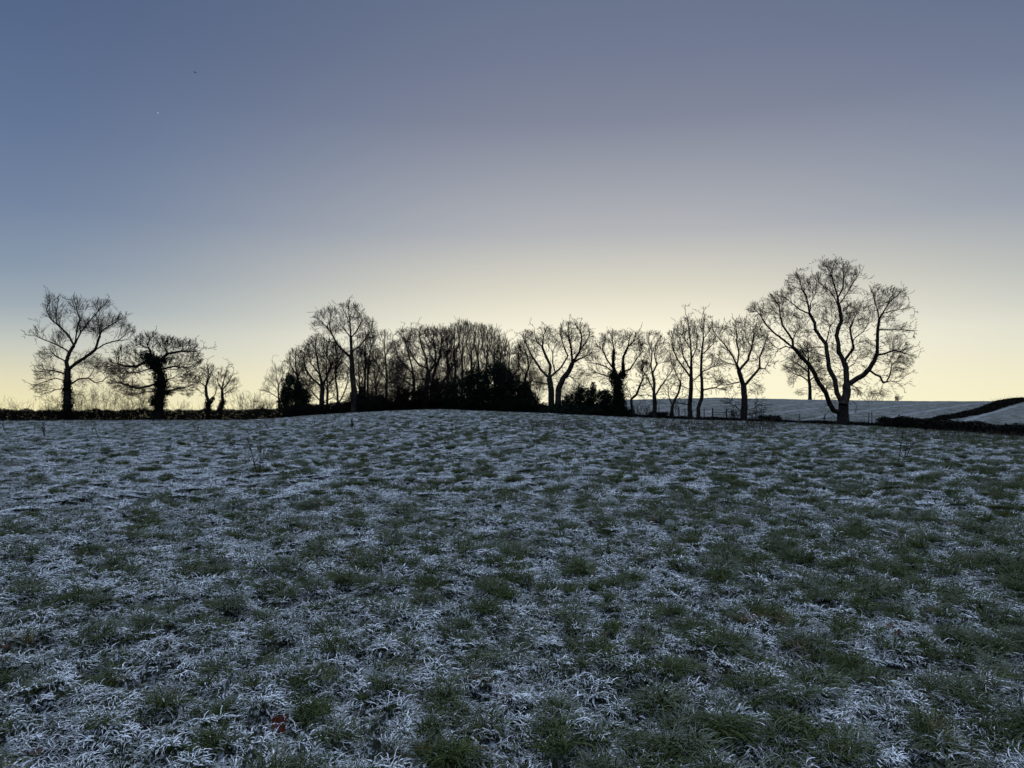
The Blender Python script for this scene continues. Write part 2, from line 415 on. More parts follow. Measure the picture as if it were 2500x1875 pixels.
l2(gi.outputs[0], ip.inputs['Points']); l2(ci.outputs[0], ip.inputs['Instance']); ip.inputs['Pick Instance'].default_value = True
l2(named('pid', 'INT'), ip.inputs['Instance Index']); l2(named('scl', 'FLOAT'), ip.inputs['Scale'])
l2(named('rot', 'FLOAT_VECTOR'), ip.inputs['Rotation']); l2(ip.outputs[0], goo.inputs[0])
md = go.modifiers.new('scatter', 'NODES'); md.node_group = ng

# ------------------------------------------------------------------ trees
def colonize(P, par, A, D, dk, di, iters, up, rng, wob=.07):
    P = [np.array(p) for p in P]; par = list(par)
    A = A.copy(); Pn = np.array(P)
    nd = np.full(len(A), 1e9); ni = np.zeros(len(A), int)
    def upd(newP, base):
        nonlocal nd, ni
        for c0 in range(0, len(newP), 400):
            q = newP[c0:c0 + 400]
            d = ((A[:, None] - q[None]) ** 2).sum(-1)
            j = d.argmin(1); dm = np.sqrt(d[np.arange(len(A)), j])
            b = dm < nd; nd[b] = dm[b]; ni[b] = base + c0 + j[b]
    upd(Pn, 0)
    keep = nd > dk; A, nd, ni = A[keep], nd[keep], ni[keep]
    kids = np.zeros(200000, int)
    allP = Pn; drn = np.zeros_like(Pn)
    for i in range(1, len(Pn)): drn[i] = Pn[i] - Pn[par[i]]
    drn = unit(drn)
    for it in range(iters):
        if not len(A): break
        act = nd < di
        if not act.any(): break
        s = np.zeros((len(allP), 3)); v = unit(A[act] - allP[ni[act]]); np.add.at(s, ni[act], v)
        c = np.unique(ni[act]); c = c[kids[c] < 3]
        if not len(c): break
        d = unit(unit(s[c]) + drn[c] * .7 + np.array([0, 0, up]) + rng.normal(0, wob, (len(c), 3)))
        new = allP[c] + d * D
        kids[c] += 1
        base = len(allP); allP = np.vstack([allP, new]); drn = np.vstack([drn, d]); par += list(c)
        upd(new, base)
        keep = nd > dk; A, nd, ni = A[keep], nd[keep], ni[keep]
    return allP, np.array(par)

def node_tubes(P, par, R, sel, start_r, sides):
    """tubes for the segments (child->parent) flagged by sel"""
    idx = np.where(sel)[0]
    if not len(idx): return np.zeros((0, 3)), np.zeros((0, 4), int)
    a = P[par[idx]]; b = P[idx]; T = unit(b - a)
    # ring at parent end: use the parent's direction where this child continues the chain, so rings match
    Tn = np.zeros_like(P); Tn[1:] = unit(P[1:] - P[par[1:]]); Tn[0] = Tn[1] if len(P) > 1 else (0, 0, 1)
    def ring(c, T, r):
        ref = np.where(np.abs(T[:, 2:3]) > .92, np.array([1., 0, 0]), np.array([0, 0, 1.]))
        A = unit(np.cross(T, ref)); B = np.cross(T, A)
        an = np.arange(sides) / sides * 2 * math.pi
        return c[:, None] + r[:, None, None] * (np.cos(an)[None, :, None] * A[:, None] + np.sin(an)[None, :, None] * B[:, None])
    r1 = R[idx]; r0 = np.minimum(R[par[idx]], start_r[idx])
    # use one frame for both ends of a segment: no twist; overlap joints a little
    V0 = ring(a - T * r0[:, None] * .25, T, r0); V1 = ring(b, T, r1)
    n = len(idx); V = np.stack([V0, V1], 1).reshape(-1, 3)
    I = np.arange(n * 2 * sides).reshape(n, 2, sides)
    f = np.stack([I[:, 0], np.roll(I[:, 0], -1, 1), np.roll(I[:, 1], -1, 1), I[:, 1]], -1).reshape(-1, 4)
    return V, f

def sprays(P, dirs, rng, m, lmin, lmax, up, r0, sub, out, centre, inside):
    """three orders of fine twigs off every given point: branchlet, side twigs along it, twiglets on those"""
    ow_ = lambda q: unit(q - centre)
    def grow(p, d, ln, k=3, wob=.04):
        pts = [p]
        for s in range(k):
            p = p + d * (ln / k)[:, None]; pts.append(p)
            d = unit(d + np.array([0, 0, up * .14]) + rng.normal(0, wob, d.shape))
        return np.stack(pts, 1)
    def side(Q, n, lr, spread):
        """n twigs spread along each polyline of Q, leaving at an angle"""
        N_ = len(Q); L_ = np.linalg.norm(Q[:, -1] - Q[:, 0], axis=1)
        pp, dv, ll = [], [], []
        for q in range(n):
            t_ = (q + rng.uniform(.1, 1, N_)) / n * .9 * 3; k = np.minimum(t_.astype(int), 2); f = (t_ - k)[:, None]; a = np.arange(N_)
            p = Q[a, k] * (1 - f) + Q[a, k + 1] * f; T = unit(Q[a, k + 1] - Q[a, k])
            R_ = unit(np.cross(T, rng.normal(0, 1, T.shape)))
            pp.append(p); dv.append(unit(T + R_ * spread * rng.uniform(.6, 1.3, (N_, 1)) + ow_(p) * .35 + [0, 0, up * .2])); ll.append(L_ * lr * rng.uniform(.6, 1.2, N_) * (1.1 - t_ / 6))
        return grow(np.concatenate(pp), np.concatenate(dv), np.concatenate(ll))
    p = np.repeat(P, m, 0); d = np.repeat(dirs, m, 0)
    d = unit(d * out * .75 + unit(np.cross(d, rng.normal(0, 1, d.shape))) * rng.uniform(.3, .95, (len(d), 1)) + ow_(p) * .6 + np.array([0, 0, up * .35]))
    ln = rng.uniform(lmin, lmax, len(p))
    for k_ in (1.25, .8):                              # keep to the crown's outline
        ln = np.where(inside(p + d * ln[:, None] * 1.15), ln, ln * .55)
    ln = np.where(inside(p), ln, np.minimum(ln, .35))
    Q1 = grow(p, d, ln)
    Q2 = side(Q1, 7, .50, .62); Q3 = side(Q2, sub + 1, .5, .62)
    prof = np.array([1, .85, .65, .4])
    R = [r0 * k_ * rng.uniform(.8, 1.2, (len(q), 1)) * prof[None] for q, k_ in ((Q1, 1.0), (Q2, .72), (Q3, .55))]
    return np.concatenate([Q1, Q2, Q3]), np.concatenate(R)

def leaf_cloud(P, rng, s0, s1):
    n = len(P); a = unit(rng.normal(0, 1, (n, 3))); b_ = unit(np.cross(a, rng.normal(0, 1, (n, 3))))
    s = rng.uniform(s0, s1, n)[:, None]
    V = np.stack([P - a * s, P + b_ * s * .55 - a * s * .1, P + a * s, P - b_ * s * .55 - a * s * .1], 1)
    return V.reshape(-1, 3), np.arange(n * 4).reshape(n, 4)

def cat(parts):
    vs, fs, o = [], [], 0
    for v, f in parts:
        if len(f) == 0: continue
        vs.append(v); fs.append(f + o); o += len(v)
    return np.vstack(vs), np.vstack(fs)

TOT = []
CROPS = {1: (0, 660, .28255), 2: (600, 700, .28255), 3: (1050, 700, .28255), 4: (1400, 720, .28255), 5: (1780, 600, .27732)}
def nums(s): return [float(q) for q in s.replace(',', ' ').split()]
def tree(name, label, crop, Y, r0, trunk, limbs, blobs, up=.25, seed=1, step=.26, dens=1.0, twig=(2, .35, .85, 2), trad=.0098, depth=1.0,
         ivy=None, ivy_blobs=(), group=None, category='tree', tmat=None, kill=1.25, out=1.05, tip=.010, cover=1.0, slope=.5, limb_r=1.0, fill=4.0, mspray=1):
    rng = np.random.default_rng(seed * 13 + 5)
    ox, oy, sc = CROPS[crop]
    def W(flat, y=Y):
        a = np.array(nums(flat)).reshape(-1, 2); return pix(ox + a[:, 0] * sc, oy + a[:, 1] * sc, y)
    mpp = sc * Y / F                                            # metres per crop pixel
    tp = W(trunk); base = tp[0].copy(); base[2] = gz(base[0], Y) - .12
    if tp[1][2] < base[2] + .3: tp = np.delete(tp, 1, 0)
    tp[0] = base
    P = [base]; par = [-1]; MR = [0.0]
    def lay(poly, start, lr):
        cur = start; tot = sum(max(1, int(round(np.linalg.norm(poly[k + 1] - poly[k]) / step))) for k in range(len(poly) - 1)); cnt = 0
        for k in range(len(poly) - 1):
            d = poly[k + 1] - poly[k]; n = max(1, int(round(np.linalg.norm(d) / step)))
            for q in range(1, n + 1):
                p = poly[k] + d * q / n
                if q < n: p = p + rng.normal(0, step * .04, 3)
                P.append(p); par.append(cur); cur = len(P) - 1; cnt += 1; MR.append(lr * (1 - .85 * cnt / tot))
    tp[1:, 1] += np.cumsum(rng.normal(0, .12, len(tp) - 1))
    lay(tp, 0, r0 * .8)
    ntr = len(P)
    for s in limbs:
        q = W(s); arr = np.array(P); px_ = proj(q)
        j = int(((proj(arr) - px_[0]) ** 2).sum(1).argmin())
        y0 = arr[j, 1]; sl = rng.choice([-1, 1]) * rng.uniform(.12, slope)
        ln = np.concatenate([[0], np.cumsum(np.linalg.norm(np.diff(q, axis=0), axis=1))])
        q[:, 1] = y0 + sl * ln + .10 * np.sin(ln * .8 + seed)
        q = pix(px_[:, 0], px_[:, 1], q[:, 1])
        q[0] = arr[j]; lay(q, j, min(r0 * .62, (.018 + .0115 * ln[-1]) * limb_r))
    arr = np.array(P); A = []; pn_ = proj(arr)
    bl = [nums(bq) for bq in blobs]
    for (bx, by, rx, ry) in bl:
        j = int(((pn_ - (ox + bx * sc, oy + by * sc)) ** 2).sum(1).argmin())
        c = pix(ox + bx * sc, oy + by * sc, Y + (arr[j, 1] - Y) * .9); a_ = rx * mpp; b_ = ry * mpp; dp = .5 * (a_ + b_) * depth * 1.15
        n = int(max(14, 4.19 * a_ * b_ * dp / (step * 2.1) ** 3 * 7.5 * dens))
        u = unit(rng.normal(0, 1, (n, 3))) * (rng.uniform(0, 1, (n, 1)) ** (1 / 2.6))
        a_, b_, dp = [max(.7 * q_, q_ - .4) for q_ in (a_, b_, dp)]; A.append(c + u * np.array([a_, dp, b_]))
    lim = arr[max(2, ntr // 2):]                      # side growth all along the limbs fills the inside of the crown
    m_ = int(len(lim) * fill)
    A.append(lim[rng.integers(0, len(lim), m_)] + unit(rng.normal(0, 1, (m_, 3))) * rng.uniform(.4, 1.5, (m_, 1)) + [0, 0, .25])
    A = np.vstack(A); A = A[A[:, 2] > gz(base[0], Y) + .8]
    Pn, pr = colonize(P, par, A, step, step * kill, step * 14, 90, up * .25, rng)
    n = len(Pn); tips = np.zeros(n); kids = np.bincount(pr[1:], minlength=n)
    order = np.arange(n)[::-1]; tips[kids == 0] = 1
    for i in order[:-1]: tips[pr[i]] += tips[i]
    # traced limbs keep at least their seen thickness
    minr = np.zeros(n); minr[:len(MR)] = MR
    # interior nodes also carry small twigs: keep a minimal growth with length
    p_ = math.log(r0 / tip) / math.log(max(2, tips[0]))
    R = tip * tips ** p_
    R = np.maximum(R, minr)
    for i in order[:-1]: R[pr[i]] = max(R[pr[i]], R[i] * 1.01)
    h = Pn[:, 2] - base[2]
    flare = 1 + .45 * np.exp(-np.clip(h, 0, None) / .35); R = np.where(tips > tips[0] * .6, R * flare, R)
    mainR = np.zeros(n)                                          # tube leaving a parent starts no thicker than this child
    start = R * 1.18
    dirn = np.zeros_like(Pn); dirn[1:] = unit(Pn[1:] - Pn[pr[1:]])
    root = empty(name, base + np.array([0, 0, .12]), label, category, group)
    nz = np.arange(n) > 0
    thick = nz & (R > .055)
    tr = node_tubes(Pn, pr, R, thick, start, 8)
    mesh_np('trunk', tr[0], tr[1], BARK, root)
    fine_ = node_tubes(Pn, pr, R, nz & ~thick, start, 4)
    bpx = np.array([[ox + q_[0] * sc, oy + q_[1] * sc, q_[2] * sc * 1.14, q_[3] * sc * 1.14] for q_ in bl])
    def inside(q):
        e = proj(q); r_ = np.zeros(len(q), bool); wob_ = rng.uniform(.8, 1.5, len(q))
        for b_ in bpx: r_ |= ((e[:, 0] - b_[0]) / b_[2]) ** 2 + ((e[:, 1] - b_[1]) / b_[3]) ** 2 < wob_
        return r_
    cen_ = base * .62 + np.array([Pn[:, 0].mean(), base[1], Pn[:, 2].max()]) * .38
    ends = ((tips <= 14) | (R < .11)) & nz & ((rng.random(n) < 1.0 * cover) | (kids == 0))
    Q, RR = sprays(Pn[ends], dirn[ends], rng, mspray, twig[1] * 1.5, twig[2] * 1.35, up, trad * .95, twig[3], out, cen_, inside)
    tw = tube_batch(Q, RR, 3)
    TOT.append((n, int(ends.sum()), len(Q)))
    v, f = cat([fine_, tw]); mesh_np('crown', v, f, tmat or TWIG, root)
    if ivy or ivy_blobs:
        L_ = []
        for (s, r) in (ivy or []):
            q = W(s); px_ = proj(q); j = ((pn_[:, None] - px_[None]) ** 2).sum(-1).argmin(0)
            q = pix(px_[:, 0], px_[:, 1], arr[j, 1])
            for k in range(len(q) - 1):
                ln = np.linalg.norm(q[k + 1] - q[k]); m_ = int(ln * r * mpp * 2200)
                tt = rng.random((m_, 1)); c = q[k] * (1 - tt) + q[k + 1] * tt
                rr = r * mpp * (.75 + .5 * rng.random((m_, 1)) ** 2) * (1 + .35 * np.sin(c[:, 2:3] * 3.1 + seed) * np.cos(c[:, 2:3] * 7.3))
                L_.append(c + unit(rng.normal(0, 1, (m_, 3)) * np.array([1, 1, .5])) * rr * rng.uniform(.55, 1.12, (m_, 1)))
        for bq in ivy_blobs:
            bx, by, rx, ry = nums(bq); j = int(((pn_ - (ox + bx * sc, oy + by * sc)) ** 2).sum(1).argmin())
            c = pix(ox + bx * sc, oy + by * sc, arr[j, 1])
            m_ = int(rx * ry * mpp ** 2 * 2600)
            u = unit(rng.normal(0, 1, (m_, 3))) * rng.uniform(.2, 1.1, (m_, 1)); L_.append(c + u * np.array([rx, rx, ry]) * mpp)
        Lp = np.vstack(L_); Lp = Lp[Lp[:, 2] > gz(base[0], Y) - .1]
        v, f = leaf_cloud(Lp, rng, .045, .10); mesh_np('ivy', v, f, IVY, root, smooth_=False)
    return root

# --- the big tree on the right
tree('bare_tree', 'largest bare tree with three wide leaning limbs at the right end of the tree row', 5, 68, .52,
 '1000,1580 1000,1480 1000,1400',
 ['970,1490 920,1450 880,1380 850,1290 790,1210 750,1120 700,1040 640,980 580,910 480,830 400,770 330,700 280,620 230,560',
  '985,1400 950,1300 930,1180 880,1080 865,960 855,870 800,800 760,740 755,680 710,600 700,540 680,450 640,380 620,300 600,250',
  '1010,1400 1035,1300 1035,1200 1030,1080 1000,1000 965,930 960,850 945,790 960,730 990,660 980,590 960,500 950,420 920,330 900,250 850,170',
  '1050,1220 1110,1180 1180,1140 1230,1090 1280,1010 1305,940 1305,850 1310,740 1320,650 1310,580 1280,480 1260,400',
  '575,900 560,830 520,770 470,700 450,620 440,530 400,460', '580,910 500,885 440,910 390,880 350,830', '570,830 590,760 620,720',
  '710,600 620,560 560,510 500,460', '855,860 870,790 890,710 930,660 970,600', '710,590 720,500 760,420 770,330',
  '850,990 790,950 700,935 620,930', '850,890 780,890 650,905', '965,560 930,460 880,390 800,330 780,280',
  '960,450 1000,380 1010,280 1000,180', '990,520 1030,430 1090,330 1140,260',
  '1010,1010 1060,950 1095,900 1090,840 1110,810 1180,760 1220,690 1280,650', '1090,870 1075,800 1065,730 1100,640 1150,560',
  '1320,650 1360,580 1420,490 1490,430', '1340,600 1440,570 1540,560 1600,540', '1305,970 1370,950 1450,920 1560,950 1640,985',
  '1240,1100 1290,1135 1330,1150 1355,1205 1420,1190 1470,1195 1530,1250', '1400,1200 1420,1130 1430,1050 1500,1000',
  '1310,750 1380,740 1480,740 1560,740 1600,750', '1060,1240 1110,1245 1150,1280 1170,1340', '930,1170 980,1110 1030,1070',
  '1030,1060 1075,980 1090,900', '860,1300 860,1210 900,1180', '760,1110 810,1080 825,1000', '1040,1080 1100,1040 1130,980 1160,960'],
 ['230 560 85 65', '330 600 80 60', '400 470 75 60', '470 460 85 75', '450 560 85 70', '520 640 70 70', '600 300 85 70', '680 330 85 75', '560 400 80 65', '680 430 85 65',
  '800 330 55 60', '740 400 60 60', '880 200 100 80', '960 190 100 70', '1060 250 90 75', '950 320 110 80', '1060 370 75 55', '880 420 75 55', '860 520 60 60', '840 640 80 70',
  '1060 560 90 70', '1150 540 75 80', '1050 680 80 70', '1150 680 80 60', '1300 400 80 60', '1400 420 90 70', '1500 430 70 65', '1320 520 80 60', '1440 530 80 55', '1570 550 50 45',
  '1250 590 60 60', '1400 660 75 50', '1500 730 90 50', '1580 740 45 35', '1420 850 110 65', '1530 900 90 75', '1440 1000 100 75', '1560 1010 80 75', '1500 1100 80 55', '1470 1210 70 35',
  '1200 860 65 50', '1240 960 45 55', '600 780 60 55', '700 770 55 55', '620 650 55 55', '770 620 55 55', '940 950 55 55', '920 870 45 40', '880 1230 50 45', '1120 1280 60 40',
  '1160 960 55 40', '1000 1200 35 50', '820 1130 45 45'], up=.3, seed=1, twig=(2, .35, .85, 2), depth=.9)
# --- left group
tree('bare_tree', 'tall open bare tree with upswept twigs furthest left, rising from the hedge', 1, 81, .34,
 '582,1290 585,1100 582,960 585,860 575,790',
 ['575,790 600,710 640,650 655,590 665,500 690,420 660,330 640,240', '620,640 590,560 520,490 440,420 380,380', '440,430 400,340 430,260 425,190', '500,470 480,380 500,280 510,210',
  '640,650 700,530 780,430 870,330 940,250', '590,860 660,800 740,750 820,690 900,640 1000,610 1100,600 1170,520', '820,690 850,600 880,520 960,470 1080,400',
  '860,560 850,450 860,350', '600,990 680,940 760,930 820,970 880,960 940,905 1020,890', '575,790 540,770 480,740 430,690', '590,710 560,680 480,640 380,600 320,570 240,560',
  '560,900 480,870 400,860 330,850', '555,1010 480,1030 400,1060 340,1090', '570,960 480,930 400,960 300,990', '700,545 690,440 740,340', '1020,610 1080,560 1120,470', '320,570 320,520 340,470'],
 ['430 280 60 80', '480 400 100 90', '510 280 30 70', '650 320 90 100', '870 320 90 90', '940 290 30 40', '1000 450 100 80', '1090 520 80 70', '800 500 170 100', '320 530 70 60', '520 600 90 90', '430 730 120 80', '400 880 120 100',
  '370 1010 110 70', '760 800 140 100', '870 860 130 80', '700 950 100 60', '690 1080 50 40', '230 565 40 20'], up=.75, seed=2, dens=.7, twig=(1, .35, .9, 1), depth=.8, fill=1.0,
  ivy=[('582,1290 582,960', 40), ('582,960 580,850', 26)])
tree('ivy_clad_tree', 'broad spreading tree with ivy-covered trunk, second from the left', 1, 80.5, .42,
 '1365,1290 1375,1100 1390,960 1370,860 1300,760 1280,690',
 ['1300,860 1200,880 1130,890 1040,895 960,890', '1300,760 1180,830 1080,830 1000,800', '1290,700 1270,640 1320,560', '1380,800 1450,720 1400,640', '1400,850 1500,830 1600,840 1690,860',
  '1460,740 1560,700 1680,700 1740,690', '1420,1070 1500,1030 1600,1010 1700,980', '1350,1040 1250,1050 1150,1080 1060,1060', '1380,960 1290,1000 1180,1020 1000,960', '1440,950 1500,930 1530,900', '1280,690 1200,640 1170,600'],
 ['1300 600 110 70', '1200 640 90 70', '1450 640 130 80', '1600 670 120 80', '1680 770 80 90', '1060 720 90 80', '980 820 90 80', '1100 860 160 70', '1570 830 120 80', '1620 940 110 80',
  '1030 970 120 70', '1180 1020 130 60', '1500 1030 110 50', '1620 1050 60 50', '1200 760 80 60', '1450 740 90 60', '1330 560 50 40'], up=.15, seed=3, dens=1.35, twig=(3, .3, .8, 2), depth=.9,
  trad=.0125, ivy=[('1365,1290 1375,1100 1390,960 1370,860', 58), ('1370,860 1300,760', 52)], ivy_blobs=['1280 740 70 50', '1400 775 75 40', '1440 1060 55 34', '1330 800 85 60', '1400 980 60 60', '1340 1130 60 50'])
tree('twin_stem_tree', 'small bare tree with ivied foot, left one of the pair right of the ivy tree', 1, 83, .2,
 '1800,1230 1800,1130 1780,1080 1770,1000 1790,900 1780,830', ['1810,1130 1860,1070 1870,1010', '1770,1000 1700,950', '1775,1000 1810,930 1830,850', '1785,1080 1720,1040'],
 ['1780 880 55 70', '1740 960 70 60', '1820 990 50 50', '1830 870 40 60', '1710 1000 50 60'], up=.45, seed=4, ivy=[('1800,1230 1800,1130', 30), ('1815,1150 1845,1100', 15)], twig=(2, .3, .7, 2))
tree('twin_stem_tree', 'small bare tree with ivied foot, right one of the pair right of the ivy tree', 1, 83.5, .18,
 '1900,1230 1925,1120 1920,1020 1940,930 1960,870', ['1910,1040 1880,960 1890,900', '1930,1080 2000,1030 2060,1010', '1920,1030 1980,960 2010,900'],
 ['1900 920 45 60', '1960 900 45 50', '2000 970 55 60', '1970 1050 70 40', '2030 1030 30 30'], up=.45, seed=5, ivy=[('1890,1230 1925,1130', 28)], twig=(2, .3, .7, 2))
# --- middle wood
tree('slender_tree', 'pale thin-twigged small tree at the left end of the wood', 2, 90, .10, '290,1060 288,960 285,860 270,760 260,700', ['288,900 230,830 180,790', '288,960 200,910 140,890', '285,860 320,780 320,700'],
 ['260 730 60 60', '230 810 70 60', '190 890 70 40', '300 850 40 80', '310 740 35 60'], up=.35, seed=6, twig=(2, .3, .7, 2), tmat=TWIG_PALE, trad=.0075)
tree('bare_tree', 'bare tree rising behind the dark holly at the left of the wood', 2, 91, .2, '430,1060 440,900 450,780 430,680 440,600', ['445,780 400,700 370,640', '450,780 490,700 500,620', '445,850 380,800'],
 ['430 590 75 70', '380 660 60 60', '480 690 70 80', '400 780 60 80', '480 820 60 70'], up=.45, seed=7, dens=1.2, twig=(3, .3, .7, 2))
tree('bare_tree', 'round-crowned bare tree left of the tallest tree of the wood', 2, 88, .3, '655,1045 655,940 660,860',
 ['660,880 640,760 620,640 600,520 610,440', '660,870 700,780 740,680 760,580', '655,870 580,800 520,720 500,620 520,520', '650,990 600,940 540,860 480,800', '660,990 750,960 790,890', '640,760 560,660 540,560', '690,850 760,800 830,740',
  '740,680 700,600 700,500'],
 ['600 500 95 80', '520 600 90 80', '490 720 80 80', '640 600 90 90', '720 520 90 80', '760 640 80 90', '700 720 80 80', '800 740 60 70', '560 840 60 50'], up=.5, seed=8, dens=1.1, twig=(2, .35, .8, 2))
tree('many_stemmed_tree', 'thin many-stemmed tree just left of the tallest trunk in the wood', 2, 91, .17, '800,1030 795,900 780,780 790,650', ['800,1020 840,940 870,860 885,790 870,720', '798,1000 760,930 740,860', '785,720 840,620'],
 ['790 560 75 80', '790 700 70 90', '860 760 50 80', '850 600 60 80', '740 880 50 60'], up=.5, seed=9, dens=1.1, twig=(2, .35, .8, 2))
tree('bare_tree', 'tallest bare tree of the middle wood, with a bent left limb', 2, 86, .3,
 '935,1020 935,900 920,780 915,640 915,560 905,440 900,320 890,230 890,160',
 ['915,620 850,560 790,500 740,400 720,320 740,240', '780,480 700,470 640,410', '740,400 680,330 620,270', '905,450 860,380 820,330', '900,330 870,260 840,190', '905,450 960,380 1000,300 1000,220', '925,560 980,520 1040,440 1100,350',
  '920,760 890,700 850,660 800,640', '935,780 980,730 1040,700 1100,660 1130,620'],
 ['740 230 85 65', '650 250 65 50', '630 330 75 55', '890 180 75 60', '960 210 55 70', '1000 300 75 80', '1070 330 70 60', '1080 420 70 70', '830 330 70 70', '760 390 70 55', '980 420 60 70', '1000 550 80 70', '820 600 70 60'],
 up=.35, seed=10, dens=.95, twig=(2, .35, .85, 2), ivy=[('935,1020 935,900', 22), ('935,900 928,850', 16)], depth=.9)
for k_, (tr_, li_, bb_, lab) in enumerate([
  ('1025,1010 1030,850 1035,700 1030,550 1050,440', ['1032,760 1000,640 990,560'], ['1040 470 50 80', '1020 600 45 80', '1000 560 40 60'], 'first slim upright tree right of the tallest tree'),
  ('1055,1010 1052,800 1060,650 1080,520 1080,420', ['1056,720 1100,600 1110,500'], ['1090 450 50 80', '1100 570 45 80', '1070 640 40 70'], 'second slim upright tree right of the tallest tree')]):
    tree('slender_tree', lab, 2, 90 + k_, .13, tr_, li_, bb_, up=.6, seed=20 + k_, group='slim upright trees in the wood', twig=(2, .3, .75, 2))
tree('slender_tree', 'narrow bare tree with sparse crown in the gap of the wood', 2, 92, .15, '1215,1020 1215,900 1220,780 1210,650 1200,540 1200,430', ['1215,800 1150,730 1130,640', '1215,760 1290,700', '1205,600 1260,520 1270,430', '1215,880 1140,820'],
 ['1200 430 55 60', '1230 560 75 80', '1160 600 65 80', '1230 690 80 80', '1150 760 65 70', '1280 560 60 90', '1150 860 70 50'], up=.4, seed=23, dens=1.0, twig=(2, .35, .8, 2))
tree('bare_tree', 'bushy bare tree leaning left behind the oak pair', 2, 96, .2, '1455,1020 1455,850 1440,700 1400,560 1370,450 1350,380', ['1445,750 1350,660 1300,560', '1455,860 1360,800 1280,760', '1400,560 1420,460 1430,370'],
 ['1350 400 65 45', '1420 400 50 50', '1380 480 80 55', '1300 520 70 65', '1340 630 80 80', '1270 820 80 70', '1330 740 80 80', '1380 870 80 60'], up=.4, seed=24, dens=1.2, twig=(3, .35, .8, 2))
tree('oak_tree', 'dark dense-crowned oak with crooked limbs, left of the oak pair', 2, 89, .3, '1545,1040 1555,900 1570,800 1570,720',
 ['1570,720 1560,620 1520,520 1500,430 1510,360', '1570,800 1480,800 1400,790 1350,760 1300,720', '1570,760 1640,660 1640,560 1620,460 1620,380', '1570,710 1500,680 1440,600 1400,520 1380,460', '1550,600 1480,560', '1640,660 1590,580 1570,500'],
 ['1500 420 100 80', '1410 480 80 60', '1600 410 90 75', '1560 530 100 80', '1440 590 90 80', '1380 690 70 70', '1660 550 70 80', '1590 660 70 60', '1470 740 70 50'], up=.1, seed=25, dens=1.2, twig=(3, .3, .75, 2), trad=.0115)
tree('oak_tree', 'dark dense-crowned oak with forked trunk, right of the oak pair', 2, 89.5, .28, '1675,1030 1660,900 1630,840 1610,760',
 ['1665,890 1710,820 1760,740 1800,660 1810,560', '1620,780 1640,700 1680,600 1690,500 1700,400', '1760,740 1740,620 1740,500', '1640,700 1600,640'],
 ['1680 410 90 75', '1740 470 75 80', '1780 560 65 75', '1700 610 75 65', '1650 500 80 75', '1770 670 60 60'], up=.15, seed=26, dens=1.2, twig=(3, .3, .75, 2), trad=.0115)
stand = [(150, 345), (215, 305), (285, 272), (350, 300), (420, 300), (490, 318), (555, 345), (610, 410)]
words = ['first', 'second', 'third', 'fourth', 'fifth', 'sixth', 'seventh', 'eighth']
for k_, (sx, top) in enumerate(stand):
    rr_ = random.Random(k_)
    j_ = lambda q: q + rr_.randint(-10, 10)
    trunk_ = f'{sx},1000 {j_(sx)},860 {j_(sx)},720 {j_(sx)},580 {j_(sx)},{top+160} {sx},{top+40}'
    tree('tall_thin_tree', f'{words[k_]} from the left of the tall thin upright trees behind the dark evergreens', 3, 98 + rr_.uniform(-3, 4), .15, trunk_,
         [f'{sx},640 {sx-35},{top+200} {sx-50},{top+70}', f'{sx},600 {sx+35},{top+190} {sx+48},{top+65}', f'{sx},760 {sx+50},660 {sx+60},560', f'{sx},780 {sx-50},680 {sx-60},580'],
         [f'{sx-25} {top+60} 42 55', f'{sx+25} {top+65} 42 55', f'{sx} {top+140} 60 80', f'{sx} {top+260} 60 90', f'{sx} {top+380} 60 80'], up=.9, seed=30 + k_, dens=.7, fill=1.2,
         group='tall thin trees of the middle wood', twig=(2, .4, 1.0, 1), trad=.009)
tree('bare_tree', 'low bare tree filling the dip right of the dark evergreens', 3, 92, .2, '690,980 690,800 680,680 690,560 680,490', ['688,760 640,680 620,600', '690,800 760,720 770,620', '690,860 620,800'],
 ['690 520 60 50', '640 590 70 70', '760 570 70 70', '720 690 80 80', '640 720 70 80'], up=.4, seed=40, dens=1.3, twig=(3, .3, .75, 2))
tree('bare_tree', 'low twiggy tree against the left side of the wide twin oak', 3, 91, .2, '820,980 820,800 850,700 840,600 800,500', ['830,760 770,680 760,600', '825,840 900,800 940,780', '820,860 760,800'],
 ['790 530 60 50', '780 640 70 70', '840 660 70 70', '850 780 80 60', '770 780 60 70', '930 840 70 60'], up=.3, seed=41, dens=1.3, twig=(3, .3, .75, 2))
tree('wide_oak', 'wide-crowned oak with straight left trunk in the middle right', 3, 86, .34, '1050,1010 1045,880 1030,790',
 ['1030,780 960,720 920,660 880,600 840,520 820,440', '1030,780 1040,680 1000,600 970,520 980,420 1010,360', '1040,790 1080,740 1060,660 1060,560 1100,480', '1050,790 1130,700 1190,600 1150,500 1130,420', '900,620 850,600 790,560', '970,520 920,470 900,400', '1010,850 900,820 880,860'],
 ['850 420 80 55', '800 500 70 55', '880 480 80 70', '1000 390 80 55', '960 480 80 70', '1050 470 70 70', '900 590 70 55', '820 600 55 45', '1130 420 50 60', '1110 500 50 60', '920 860 60 40'], up=.3, seed=42, dens=1.15, twig=(3, .3, .75, 2))
tree('wide_oak', 'wide-crowned oak with bending right trunk in the middle right', 3, 85.5, .32, '1100,1010 1110,880 1150,790 1200,730 1230,660',
 ['1230,660 1220,540 1200,440 1190,340', '1230,650 1290,560 1310,460 1300,360', '1230,660 1300,620 1370,590 1400,560', '1250,620 1330,500 1380,420', '1140,800 1210,770 1260,820 1300,850', '1200,440 1150,380', '1300,400 1260,330'],
 ['1200 340 80 50', '1290 360 80 60', '1360 420 65 65', '1220 450 80 70', '1320 490 80 70', '1370 560 60 55', '1280 600 70 55', '1290 740 55 60', '1150 390 50 50'], up=.3, seed=43, dens=1.15, twig=(3, .3, .75, 2))
